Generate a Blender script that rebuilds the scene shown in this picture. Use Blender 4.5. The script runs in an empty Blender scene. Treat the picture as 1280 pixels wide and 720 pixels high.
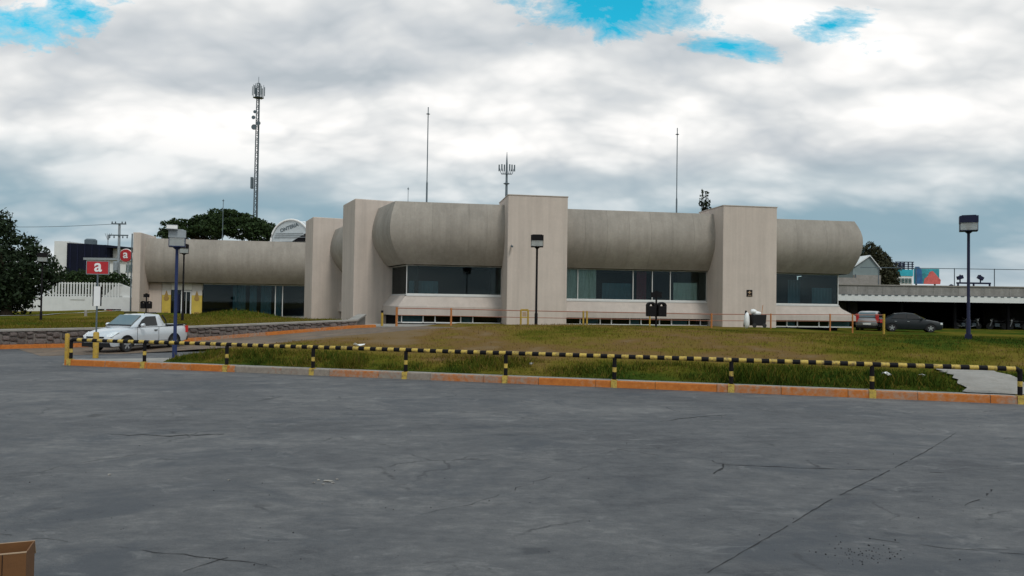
import bpy, bmesh, math, random
import numpy as np
from mathutils import Vector, Matrix, noise as mnoise

random.seed(7)
rng = np.random.default_rng(7)
R = math.radians
scene = bpy.context.scene
COL = scene.collection

# ------------------------------------------------------------------ camera
FPX = 950.0                      # focal length in pixels of the 1280 px wide photograph
EYE = Vector((0, 0, 2.1))
ROLL, PITCH = 0.0148, math.atan(21 / FPX)
fwd = Vector((0, math.cos(PITCH), math.sin(PITCH)))
up0 = Vector((0, -math.sin(PITCH), math.cos(PITCH)))
rt0 = Vector((1, 0, 0))
RT = (rt0 * math.cos(ROLL) + up0 * math.sin(ROLL)).normalized()
UP = (up0 * math.cos(ROLL) - rt0 * math.sin(ROLL)).normalized()
cam_d = bpy.data.cameras.new('camera')
cam_d.sensor_width = 36.0
cam_d.lens = 36.0 * FPX / 1280.0
cam_d.clip_end = 6000
cam_d.clip_start = 0.05
cam = bpy.data.objects.new('camera', cam_d)
COL.objects.link(cam)
cam.matrix_world = Matrix(((RT.x, UP.x, -fwd.x, EYE.x), (RT.y, UP.y, -fwd.y, EYE.y), (RT.z, UP.z, -fwd.z, EYE.z), (0, 0, 0, 1)))
scene.camera = cam

# ------------------------------------------------------------------ world: broken overcast sky
SUN_EL, SUN_AZ = R(52), R(152)    # azimuth clockwise from +Y (north): behind the camera, to the right
world = bpy.data.worlds.new('World')
scene.world = world
world.use_nodes = True
wn = world.node_tree
wn.nodes.clear()


def N(nt, typ, **kw):
    n = nt.nodes.new(typ)
    for k, v in kw.items():
        setattr(n, k, v)
    return n


def link(nt, a, b):
    nt.links.new(a, b)


def math_node(nt, op, a, b=None, clamp=False):
    n = N(nt, 'ShaderNodeMath', operation=op)
    n.use_clamp = clamp
    for i, v in enumerate((a, b)):
        if v is None:
            continue
        if isinstance(v, (int, float)):
            n.inputs[i].default_value = v
        else:
            link(nt, v, n.inputs[i])
    return n.outputs[0]


def ramp(nt, fac, stops, interp='LINEAR'):
    n = N(nt, 'ShaderNodeValToRGB')
    cr = n.color_ramp
    cr.interpolation = interp
    while len(cr.elements) < len(stops):
        cr.elements.new(0.5)
    for e, (p, c) in zip(cr.elements, stops):
        e.position = p
        e.color = (c[0], c[1], c[2], 1) if hasattr(c, '__len__') else (c, c, c, 1)
    link(nt, fac, n.inputs[0])
    return n.outputs[0]


def mix(nt, fac, a, b, mode='MIX'):
    n = N(nt, 'ShaderNodeMix', data_type='RGBA', blend_type=mode)
    n.clamp_factor = True
    for s, v in ((0, fac), (6, a), (7, b)):
        if isinstance(v, (int, float)):
            n.inputs[s].default_value = v
        elif isinstance(v, tuple):
            n.inputs[s].default_value = (*v[:3], 1)
        else:
            link(nt, v, n.inputs[s])
    return n.outputs[2]


def tex_noise(nt, vec, scale, detail=4, rough=0.55, dist=0.0, dim='3D'):
    n = N(nt, 'ShaderNodeTexNoise', noise_dimensions=dim)
    n.inputs['Scale'].default_value = scale
    n.inputs['Detail'].default_value = detail
    n.inputs['Roughness'].default_value = rough
    n.inputs['Distortion'].default_value = dist
    if vec is not None:
        link(nt, vec, n.inputs['Vector'])
    return n.outputs['Fac']


def build_world():
    nt = wn
    out = N(nt, 'ShaderNodeOutputWorld')
    bg = N(nt, 'ShaderNodeBackground')
    bg.inputs['Strength'].default_value = 0.10
    link(nt, bg.outputs[0], out.inputs[0])
    sky = N(nt, 'ShaderNodeTexSky', sky_type='NISHITA')
    sky.sun_disc = False
    sky.sun_elevation = SUN_EL
    sky.sun_rotation = SUN_AZ
    sky.altitude = 1800
    sky.dust_density = 0.3
    sky.ozone_density = 2.0
    tc = N(nt, 'ShaderNodeTexCoord')
    sep = N(nt, 'ShaderNodeSeparateXYZ')
    link(nt, tc.outputs['Generated'], sep.inputs[0])
    zc = math_node(nt, 'MAXIMUM', sep.outputs[2], 0.0)
    KF = 0.42
    den = math_node(nt, 'ADD', zc, KF)       # cloud layer seen in perspective
    comb = N(nt, 'ShaderNodeCombineXYZ')
    link(nt, math_node(nt, 'DIVIDE', sep.outputs[0], den), comb.inputs[0])
    link(nt, math_node(nt, 'DIVIDE', sep.outputs[1], den), comb.inputs[1])
    comb.inputs[2].default_value = 5.3

    def scaled(v, s, off=(0, 0, 0)):
        m = N(nt, 'ShaderNodeMapping')
        m.inputs['Scale'].default_value = s
        m.inputs['Location'].default_value = off
        link(nt, v, m.inputs[0])
        return m.outputs[0]
    # warp, then domes of cumulus (fractal cells) mixed with soft noise; Q is the same field seen a little higher up
    wz = N(nt, 'ShaderNodeTexNoise')
    wz.inputs['Scale'].default_value = 2.6
    wz.inputs['Detail'].default_value = 4
    link(nt, comb.outputs[0], wz.inputs['Vector'])
    wv = N(nt, 'ShaderNodeVectorMath', operation='MULTIPLY_ADD')
    link(nt, wz.outputs['Color'], wv.inputs[0])
    wv.inputs[1].default_value = (0.16, 0.14, 0)
    link(nt, comb.outputs[0], wv.inputs[2])
    P = scaled(wv.outputs[0], (1.0, 1.5, 1.0), (2.35, 0.4, 0))
    Q = scaled(wv.outputs[0], (0.982, 1.5 * 0.955, 1.0), (2.35, 0.4, 0))

    def domes(v):
        vo = N(nt, 'ShaderNodeTexVoronoi', feature='F1', voronoi_dimensions='2D')
        vo.inputs['Scale'].default_value = 2.4
        vo.inputs['Detail'].default_value = 3.0
        vo.inputs['Roughness'].default_value = 0.46
        vo.inputs['Lacunarity'].default_value = 2.3
        link(nt, v, vo.inputs['Vector'])
        return math_node(nt, 'SUBTRACT', 1.0, vo.outputs['Distance'])
    fP = tex_noise(nt, P, 1.6, 8, 0.49)
    fQ = tex_noise(nt, Q, 1.6, 3, 0.49)
    nP = math_node(nt, 'ADD', math_node(nt, 'MULTIPLY', fP, 0.66), math_node(nt, 'MULTIPLY', domes(P), 0.30))
    nQ = math_node(nt, 'ADD', math_node(nt, 'MULTIPLY', fQ, 0.66), math_node(nt, 'MULTIPLY', domes(Q), 0.30))
    rel = math_node(nt, 'SUBTRACT', nP, nQ)       # lit upper edges, grey undersides
    lum = math_node(nt, 'ADD', math_node(nt, 'MULTIPLY', rel, 1.35), math_node(nt, 'ADD', math_node(nt, 'MULTIPLY', nP, 1.05), 0.185))
    col = ramp(nt, lum, [(0.22, (0.46, 0.51, 0.55)), (0.40, (0.58, 0.615, 0.645)), (0.56, (0.70, 0.72, 0.73)), (0.70, (0.84, 0.845, 0.84)), (0.86, (1.0, 0.985, 0.965))])
    # blue-grey cloud bases low down, paler strip at the horizon
    low = ramp(nt, zc, [(0.0, 0.35), (0.04, 0.5), (0.075, 0.92), (0.115, 0.95), (0.15, 0.5), (0.20, 0.0)], 'EASE')
    lowf = math_node(nt, 'MULTIPLY', low, ramp(nt, nP, [(0.38, 1.0), (0.66, 0.40)]), True)
    col = mix(nt, lowf, col, (0.25, 0.385, 0.46))
    # gaps of blue sky
    def pxp(px, py):
        d = (fwd + RT * ((px - 640) / FPX) - UP * ((py - 360) / FPX)).normalized()
        return d.x / (d.z + KF), d.y / (d.z + KF)
    tot = None
    for px, py, rx, ry, amp in ((750, 4, 165, 42, 1.0), (1035, 34, 80, 34, 0.95), (905, 58, 85, 18, 0.75), (75, 22, 120, 50, 0.85)):
        cx, cy = pxp(px, py)
        ex = abs(pxp(px + rx, py)[0] - cx); ey = abs(pxp(px, py + ry)[1] - cy)
        m = N(nt, 'ShaderNodeMapping')
        m.inputs['Location'].default_value = (-cx / ex, -cy / ey, 0)
        m.inputs['Scale'].default_value = (1 / ex, 1 / ey, 0)
        link(nt, comb.outputs[0], m.inputs[0])
        ln = N(nt, 'ShaderNodeVectorMath', operation='LENGTH')
        link(nt, m.outputs[0], ln.inputs[0])
        g = math_node(nt, 'MULTIPLY', ramp(nt, ln.outputs['Value'], [(0.0, 1.0), (1.0, 0.35), (1.6 / 1.6, 0.0)], 'EASE') if False else math_node(nt, 'SUBTRACT', 1.0, math_node(nt, 'MULTIPLY', ln.outputs['Value'], 0.62), True), amp)
        tot = g if tot is None else math_node(nt, 'MAXIMUM', tot, g)
    high = ramp(nt, zc, [(0.44, 0.0), (0.60, 0.55)])
    tot = math_node(nt, 'MAXIMUM', tot, high)
    gn = tex_noise(nt, P, 5.5, 8, 0.68, 0.2)
    gsum = math_node(nt, 'ADD', tot, math_node(nt, 'MULTIPLY', math_node(nt, 'SUBTRACT', gn, 0.5), 2.1))
    gapf = ramp(nt, gsum, [(0.42, 0.0), (0.55, 0.5), (0.80, 1.0)])
    skc = mix(nt, 1.0, sky.outputs[0], SKYTINT, 'MULTIPLY')
    colS = N(nt, 'ShaderNodeVectorMath', operation='SCALE')
    link(nt, col, colS.inputs[0])
    colS.inputs['Scale'].default_value = CLOUD
    fin = mix(nt, gapf, colS.outputs[0], skc)
    link(nt, fin, bg.inputs['Color'])
    world.cycles.sampling_method = 'MANUAL'
    world.cycles.sample_map_resolution = 512


CLOUD = 9.6
SKYTINT = (0.16, 2.1, 1.75)
build_world()

# ------------------------------------------------------------------ sun through thin cloud
sd = bpy.data.lights.new('sun', 'SUN')
sd.energy = 1.5
sd.angle = R(14)
sd.color = (1.0, 0.955, 0.89)
sun = bpy.data.objects.new('sun', sd)
COL.objects.link(sun)
sdir = Vector((math.sin(SUN_AZ) * math.cos(SUN_EL), math.cos(SUN_AZ) * math.cos(SUN_EL), math.sin(SUN_EL)))
sun.rotation_euler = sdir.to_track_quat('Z', 'Y').to_euler()
sun.location = sdir * 60

scene.view_settings.view_transform = 'Standard'
scene.view_settings.look = 'None'
scene.view_settings.exposure = 0.12
scene.view_settings.gamma = 1.0
scene.view_settings.use_curve_mapping = False
scene.cycles.use_denoising = True
scene.cycles.max_bounces = 4
scene.cycles.diffuse_bounces = 3
scene.cycles.transparent_max_bounces = 10
scene.cycles.sample_clamp_indirect = 8


# ------------------------------------------------------------------ pixel helpers (a pixel gives a direction)
def ray(px, py):
    return fwd + RT * ((px - 640) / FPX) - UP * ((py - 360) / FPX)


def at(px, py, Y):               # point on the ray at distance Y along the street
    d = ray(px, py)
    return EYE + d * (Y / d.y)


def gz(px, py, z):               # point on the ray at height z
    d = ray(px, py)
    return EYE + d * ((z - EYE.z) / d.z)


# ------------------------------------------------------------------ materials
MATS = {}


def mat(name, color, rough=0.8, metal=0.0, var=0.12, scale=3.0, bump=0.0, bscale=40.0, spec=0.5, dirt=None, streak=0.0, rnd=0.0, stretch=(1, 1, 1), coat=0.0):
    """procedural surface: base colour varied by two noises, optional rain streaks, dirt, per-object tone and relief"""
    if name in MATS:
        return MATS[name]
    m = bpy.data.materials.new(name)
    m.use_nodes = True
    nt = m.node_tree
    b = nt.nodes['Principled BSDF']
    tc = N(nt, 'ShaderNodeTexCoord')
    mp = N(nt, 'ShaderNodeMapping')
    mp.inputs['Scale'].default_value = stretch
    link(nt, tc.outputs['Object'], mp.inputs[0])
    V = mp.outputs[0]
    n1 = tex_noise(nt, V, scale, 5, 0.6)
    n2 = tex_noise(nt, V, scale * 7.3, 3, 0.6)
    f = math_node(nt, 'ADD', math_node(nt, 'MULTIPLY', n1, 0.65), math_node(nt, 'MULTIPLY', n2, 0.35))
    lo = tuple(c * (1 - var * 1.6) for c in color)
    hi = tuple(min(1, c * (1 + var * 1.6)) for c in color)
    c = ramp(nt, f, [(0.30, lo), (0.70, hi)])
    if streak > 0:
        mp2 = N(nt, 'ShaderNodeMapping')
        mp2.inputs['Scale'].default_value = (2.2, 2.2, 0.10)
        link(nt, tc.outputs['Object'], mp2.inputs[0])
        st = tex_noise(nt, mp2.outputs[0], 1.0, 5, 0.65)
        sf = ramp(nt, st, [(0.40, 0.0), (0.72, 1.0)])
        c = mix(nt, math_node(nt, 'MULTIPLY', sf, streak), c, tuple(x * 0.55 for x in color))
        mp3 = N(nt, 'ShaderNodeMapping')
        mp3.inputs['Scale'].default_value = (5.0, 5.0, 0.05)
        link(nt, tc.outputs['Object'], mp3.inputs[0])
        st3 = tex_noise(nt, mp3.outputs[0], 1.0, 3, 0.6)
        c = mix(nt, math_node(nt, 'MULTIPLY', ramp(nt, st3, [(0.5, 0.0), (0.75, 1.0)]), streak * 0.6), c, tuple(min(1, x * 1.18) for x in color))
    if dirt:
        dn = tex_noise(nt, V, scale * 2.1, 6, 0.7)
        c = mix(nt, math_node(nt, 'MULTIPLY', ramp(nt, dn, [(0.50, 0.0), (0.62, 1.0)]), dirt[1]), c, dirt[0])
    if rnd > 0:
        oi = N(nt, 'ShaderNodeObjectInfo')
        rr = ramp(nt, oi.outputs['Random'], [(0, 1 - rnd), (1, 1 + rnd)])
        mm = N(nt, 'ShaderNodeVectorMath', operation='MULTIPLY')
        k = math_node(nt, 'ADD', math_node(nt, 'MULTIPLY', oi.outputs['Random'], 2 * rnd), 1 - rnd)
        cb = N(nt, 'ShaderNodeCombineXYZ')
        for i in range(3):
            link(nt, k, cb.inputs[i])
        link(nt, c, mm.inputs[0])
        link(nt, cb.outputs[0], mm.inputs[1])
        c = mm.outputs[0]
    link(nt, c, b.inputs['Base Color'])
    b.inputs['Roughness'].default_value = rough
    b.inputs['Metallic'].default_value = metal
    b.inputs['Specular IOR Level'].default_value = spec
    if coat:
        b.inputs['Coat Weight'].default_value = coat
        b.inputs['Coat Roughness'].default_value = 0.06
    if bump > 0:
        bp = N(nt, 'ShaderNodeBump')
        bp.inputs['Strength'].default_value = bump
        bp.inputs['Distance'].default_value = 0.02
        bn = tex_noise(nt, V, bscale, 4, 0.6)
        link(nt, bn, bp.inputs['Height'])
        link(nt, bp.outputs[0], b.inputs['Normal'])
    MATS[name] = m
    return m


def glass_mat(name, tint, refl=0.06, rough=0.02, gcol=(0.9, 0.95, 0.95)):
    if name in MATS:
        return MATS[name]
    m = bpy.data.materials.new(name)
    m.use_nodes = True
    nt = m.node_tree
    nt.nodes.clear()
    out = N(nt, 'ShaderNodeOutputMaterial')
    tr = N(nt, 'ShaderNodeBsdfTransparent')
    tr.inputs[0].default_value = (*tint, 1)
    gl = N(nt, 'ShaderNodeBsdfGlossy')
    gl.inputs[0].default_value = (*gcol, 1)
    gl.inputs['Roughness'].default_value = rough
    fr = N(nt, 'ShaderNodeFresnel')
    fr.inputs[0].default_value = 1.5
    f = math_node(nt, 'ADD', fr.outputs[0], refl, True)
    mx = N(nt, 'ShaderNodeMixShader')
    link(nt, f, mx.inputs[0])
    link(nt, tr.outputs[0], mx.inputs[1])
    link(nt, gl.outputs[0], mx.inputs[2])
    link(nt, mx.outputs[0], out.inputs[0])
    MATS[name] = m
    return m


def frost_mat():
    m = bpy.data.materials.new('frosted_lamp_glass')
    m.use_nodes = True
    nt = m.node_tree
    nt.nodes.clear()
    out = N(nt, 'ShaderNodeOutputMaterial')
    tr = N(nt, 'ShaderNodeBsdfTransparent')
    tr.inputs[0].default_value = (0.9, 0.92, 0.92, 1)
    tl = N(nt, 'ShaderNodeBsdfTranslucent')
    tl.inputs[0].default_value = (0.85, 0.86, 0.85, 1)
    df = N(nt, 'ShaderNodeBsdfDiffuse')
    df.inputs[0].default_value = (0.7, 0.71, 0.7, 1)
    a = N(nt, 'ShaderNodeMixShader')
    a.inputs[0].default_value = 0.4
    link(nt, tl.outputs[0], a.inputs[1])
    link(nt, df.outputs[0], a.inputs[2])
    b = N(nt, 'ShaderNodeMixShader')
    b.inputs[0].default_value = 0.45
    link(nt, tr.outputs[0], b.inputs[1])
    link(nt, a.outputs[0], b.inputs[2])
    link(nt, b.outputs[0], out.inputs[0])
    return m


M = dict(
    frost=frost_mat(),
    tower=mat('tower_render', (0.54, 0.462, 0.405), 0.9, var=0.05, scale=0.8, bump=0.25, bscale=25, streak=0.34),
    drum=mat('drum_concrete', (0.325, 0.292, 0.255), 0.9, var=0.10, scale=0.9, bump=0.25, bscale=30, streak=0.42, rnd=0.06),
    plinth=mat('plinth_concrete', (0.46, 0.40, 0.355), 0.9, var=0.06, scale=1.2, bump=0.2, bscale=30, streak=0.25),
    frame=mat('window_aluminium', (0.62, 0.62, 0.60), 0.45, 0.3, var=0.04),
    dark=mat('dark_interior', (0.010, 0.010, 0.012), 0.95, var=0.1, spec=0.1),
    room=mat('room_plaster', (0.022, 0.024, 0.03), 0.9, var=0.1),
    curtain=mat('curtain_cloth', (0.72, 0.72, 0.66), 0.9, var=0.06, scale=6),
    curtain2=mat('teal_blind', (0.10, 0.19, 0.24), 0.9, var=0.06, scale=6),
    red_curtain=mat('red_blind', (0.22, 0.04, 0.06), 0.9, var=0.06, scale=6),
    glass=glass_mat('tinted_glass', (0.74, 0.83, 0.83), -0.01, 0.02, (0.50, 0.56, 0.58)),
    clear=glass_mat('lamp_glass', (0.86, 0.88, 0.88), 0.05, 0.08),
    carglass=glass_mat('car_glass', (0.30, 0.33, 0.33), 0.06),
    yellow=mat('yellow_paint', (0.42, 0.265, 0.03), 0.6, var=0.12, scale=5, dirt=((0.16, 0.12, 0.07), 0.55)),
    stripe_y=mat('stripe_yellow', (0.48, 0.335, 0.06), 0.6, var=0.16, scale=5, dirt=((0.10, 0.07, 0.04), 0.75)),
    black=mat('black_paint', (0.008, 0.007, 0.008), 0.7, var=0.2, scale=6, spec=0.15),
    orange_rail=mat('orange_rail_paint', (0.42, 0.15, 0.035), 0.6, var=0.12, scale=5),
    redbrown=mat('rust_red_pipe', (0.30, 0.12, 0.075), 0.6, var=0.12, scale=5),
    navy=mat('navy_paint', (0.009, 0.012, 0.040), 0.5, var=0.12, spec=0.25),
    blue=mat('blue_paint', (0.010, 0.022, 0.085), 0.5, var=0.15, spec=0.3),
    white_paint=mat('white_paint', (0.66, 0.67, 0.66), 0.7, var=0.05, scale=1.5, streak=0.12),
    steel=mat('galvanised_steel', (0.30, 0.33, 0.35), 0.5, 0.5, var=0.1),
    steel_dk=mat('weathered_steel', (0.10, 0.13, 0.15), 0.6, 0.3, var=0.15),
    bark=mat('bark', (0.075, 0.055, 0.04), 0.95, var=0.25, scale=6, bump=0.5),
    conc=mat('old_concrete', (0.275, 0.255, 0.23), 0.92, var=0.14, scale=1.3, bump=0.3, bscale=40, dirt=((0.20, 0.18, 0.15), 0.45)),
    red=mat('sign_red', (0.42, 0.014, 0.02), 0.45, var=0.05),
    white=mat('sign_white', (0.78, 0.78, 0.77), 0.5, var=0.03),
    card=mat('cardboard', (0.135, 0.058, 0.018), 0.9, var=0.08, scale=5, bump=0.1, bscale=60),
    card_in=mat('cardboard_edge', (0.36, 0.25, 0.16), 0.9, var=0.08, scale=5),
    rubber=mat('rubber', (0.02, 0.02, 0.021), 0.85, var=0.15),
    plastic=mat('black_plastic', (0.010, 0.010, 0.011), 0.6, var=0.1, spec=0.25),
    silver=mat('silver_car_paint', (0.60, 0.63, 0.66), 0.32, 0.25, var=0.03, coat=0.6),
    darkcar=mat('charcoal_car_paint', (0.010, 0.014, 0.017), 0.45, 0.0, var=0.05, coat=0.08, spec=0.3),
    greycar=mat('grey_car_paint', (0.30, 0.30, 0.31), 0.3, 0.4, var=0.04, coat=0.6),
    rim=mat('wheel_alloy', (0.45, 0.46, 0.47), 0.35, 0.7, var=0.05),
    taill=mat('tail_lamp_red', (0.50, 0.02, 0.02), 0.25, var=0.05),
    headl=mat('head_lamp_clear', (0.75, 0.77, 0.78), 0.15, 0.2, var=0.03),
)

# orange kerb paint worn down to concrete
def kerb_mat():
    m = bpy.data.materials.new('worn_orange_kerb_paint')
    m.use_nodes = True
    nt = m.node_tree
    b = nt.nodes['Principled BSDF']
    g = N(nt, 'ShaderNodeNewGeometry')
    n1 = tex_noise(nt, g.outputs['Position'], 0.55, 3, 0.5)
    n2 = tex_noise(nt, g.outputs['Position'], 9.0, 5, 0.7)
    wa = N(nt, 'ShaderNodeAttribute', attribute_type='OBJECT')
    wa.attribute_name = 'wear'
    w = math_node(nt, 'ADD', math_node(nt, 'ADD', math_node(nt, 'MULTIPLY', n1, 0.55), math_node(nt, 'MULTIPLY', n2, 0.42)), math_node(nt, 'MULTIPLY', wa.outputs['Fac'], 0.40))
    f = ramp(nt, w, [(0.58, 0.0), (0.74, 1.0)])
    tone = ramp(nt, n2, [(0.3, (0.34, 0.095, 0.012)), (0.7, (0.50, 0.160, 0.022))])
    conc = ramp(nt, n2, [(0.3, (0.17, 0.14, 0.115)), (0.7, (0.27, 0.23, 0.19))])
    c = mix(nt, f, tone, conc)
    link(nt, c, b.inputs['Base Color'])
    b.inputs['Roughness'].default_value = 0.85
    return m


M['kerb'] = kerb_mat()


def asphalt_mat():
    m = bpy.data.materials.new('worn_lot_surface')
    m.use_nodes = True
    nt = m.node_tree
    b = nt.nodes['Principled BSDF']
    g = N(nt, 'ShaderNodeNewGeometry')
    P = g.outputs['Position']
    mp = N(nt, 'ShaderNodeMapping')
    mp.inputs['Scale'].default_value = (0.62, 1.0, 1.0)
    mp.inputs['Rotation'].default_value = (0, 0, R(-6))
    link(nt, P, mp.inputs[0])
    V = mp.outputs[0]
    a = tex_noise(nt, V, 0.18, 7, 0.70, 0.5)
    bb = tex_noise(nt, V, 0.8, 7, 0.72, 0.5)
    c3 = tex_noise(nt, V, 3.3, 5, 0.7)
    fine = tex_noise(nt, P, 45, 4, 0.8)
    med = tex_noise(nt, V, 11.0, 5, 0.75)
    f = math_node(nt, 'ADD', math_node(nt, 'ADD', math_node(nt, 'MULTIPLY', a, 0.32), math_node(nt, 'MULTIPLY', bb, 0.24)), math_node(nt, 'ADD', math_node(nt, 'ADD', math_node(nt, 'MULTIPLY', c3, 0.18), math_node(nt, 'MULTIPLY', med, 0.13)), math_node(nt, 'MULTIPLY', fine, 0.13)))
    col = ramp(nt, f, [(0.42, (0.038, 0.039, 0.044)), (0.47, (0.070, 0.071, 0.075)), (0.52, (0.100, 0.099, 0.101)), (0.585, (0.165, 0.160, 0.155))])
    # dark oily patches
    oil = tex_noise(nt, V, 0.5, 7, 0.72, 1.0)
    of = ramp(nt, oil, [(0.52, 0.0), (0.62, 1.0)])
    col = mix(nt, math_node(nt, 'MULTIPLY', of, 0.68), col, (0.048, 0.053, 0.062))
    # small dark drips and pale scuffs
    vo = N(nt, 'ShaderNodeTexVoronoi', feature='F1')
    vo.inputs['Scale'].default_value = 0.9
    vo.inputs['Randomness'].default_value = 1.0
    link(nt, V, vo.inputs['Vector'])
    spots = math_node(nt, 'ADD', vo.outputs['Distance'], math_node(nt, 'MULTIPLY', math_node(nt, 'SUBTRACT', c3, 0.5), 0.35))
    col = mix(nt, math_node(nt, 'MULTIPLY', ramp(nt, spots, [(0.03, 1.0), (0.09, 0.0)]), 0.6), col, (0.035, 0.037, 0.042))
    scf = tex_noise(nt, V, 1.9, 6, 0.72, 1.0)
    col = mix(nt, math_node(nt, 'MULTIPLY', ramp(nt, scf, [(0.58, 0.0), (0.70, 1.0)]), 0.45), col, (0.22, 0.215, 0.21))
    # hairline crack network, only here and there
    wq = N(nt, 'ShaderNodeTexNoise')
    wq.inputs['Scale'].default_value = 1.3
    wq.inputs['Detail'].default_value = 6
    link(nt, P, wq.inputs['Vector'])
    wm = N(nt, 'ShaderNodeVectorMath', operation='MULTIPLY_ADD')
    link(nt, wq.outputs['Color'], wm.inputs[0])
    wm.inputs[1].default_value = (0.9, 0.9, 0)
    link(nt, P, wm.inputs[2])
    ve = N(nt, 'ShaderNodeTexVoronoi', feature='DISTANCE_TO_EDGE')
    ve.inputs['Scale'].default_value = 0.45
    link(nt, wm.outputs[0], ve.inputs['Vector'])
    msk = ramp(nt, bb, [(0.51, 0.0), (0.60, 1.0)])
    cr_ = math_node(nt, 'MULTIPLY', ramp(nt, ve.outputs['Distance'], [(0.004, 1.0), (0.012, 0.0)]), msk)
    col = mix(nt, math_node(nt, 'MULTIPLY', cr_, 0.6), col, (0.022, 0.022, 0.025))
    link(nt, col, b.inputs['Base Color'])
    rr = ramp(nt, bb, [(0.3, 0.62), (0.7, 0.85)])
    link(nt, rr, b.inputs['Roughness'])
    b.inputs['Specular IOR Level'].default_value = 0.35
    bp = N(nt, 'ShaderNodeBump')
    bp.inputs['Strength'].default_value = 0.35
    bp.inputs['Distance'].default_value = 0.012
    link(nt, math_node(nt, 'ADD', fine, math_node(nt, 'MULTIPLY', bb, 1.5)), bp.inputs['Height'])
    link(nt, bp.outputs[0], b.inputs['Normal'])
    return m


M['asphalt'] = asphalt_mat()


def lawn_mat(name, blades=False):
    """ground cover coloured by the 'tone' attribute: 0 lush green, 0.5 dry olive, 1 bare earth"""
    m = bpy.data.materials.new(name)
    m.use_nodes = True
    nt = m.node_tree
    b = nt.nodes['Principled BSDF']
    at_ = N(nt, 'ShaderNodeAttribute')
    at_.attribute_name = 'tone'
    g = N(nt, 'ShaderNodeNewGeometry')
    n1 = tex_noise(nt, g.outputs['Position'], 1.6, 5, 0.65)
    n2 = tex_noise(nt, g.outputs['Position'], 14.0, 4, 0.7)
    t = math_node(nt, 'ADD', at_.outputs['Fac'], math_node(nt, 'MULTIPLY', math_node(nt, 'SUBTRACT', n1, 0.5), 0.30))
    if not blades:
        t = math_node(nt, 'ADD', t, math_node(nt, 'MULTIPLY', math_node(nt, 'SUBTRACT', n2, 0.5), 0.35))
    c = ramp(nt, t, [(0.0, (0.014, 0.034, 0.006)), (0.22, (0.042, 0.066, 0.010)), (0.45, (0.098, 0.090, 0.013)), (0.62, (0.150, 0.114, 0.024)), (0.82, (0.155, 0.095, 0.036)), (1.0, (0.18, 0.125, 0.07))])
    link(nt, c, b.inputs['Base Color'])
    b.inputs['Roughness'].default_value = 0.9
    b.inputs['Specular IOR Level'].default_value = 0.0
    if not blades:
        bp = N(nt, 'ShaderNodeBump')
        bp.inputs['Strength'].default_value = 0.8
        bp.inputs['Distance'].default_value = 0.05
        link(nt, n2, bp.inputs['Height'])
        link(nt, bp.outputs[0], b.inputs['Normal'])
    return m


M['lawn'] = lawn_mat('lawn_soil')
M['blade'] = lawn_mat('grass_blade', True)


def leaf_mat(name, c0, c1):
    m = bpy.data.materials.new(name)
    m.use_nodes = True
    nt = m.node_tree
    b = nt.nodes['Principled BSDF']
    g = N(nt, 'ShaderNodeNewGeometry')
    n1 = tex_noise(nt, g.outputs['Position'], 0.9, 3, 0.6)
    f = math_node(nt, 'ADD', math_node(nt, 'MULTIPLY', g.outputs['Random Per Island'], 0.6), math_node(nt, 'MULTIPLY', n1, 0.4))
    c = ramp(nt, f, [(0.1, c0), (0.9, c1)])
    link(nt, c, b.inputs['Base Color'])
    b.inputs['Roughness'].default_value = 0.75
    b.inputs['Specular IOR Level'].default_value = 0.2
    return m


M['leaf_dark'] = leaf_mat('leaf_dark', (0.006, 0.012, 0.005), (0.024, 0.042, 0.016))
M['leaf_mid'] = leaf_mat('leaf_mid', (0.010, 0.022, 0.006), (0.034, 0.060, 0.016))
M['leaf_olive'] = leaf_mat('leaf_olive', (0.022, 0.024, 0.012), (0.055, 0.055, 0.028))


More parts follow.
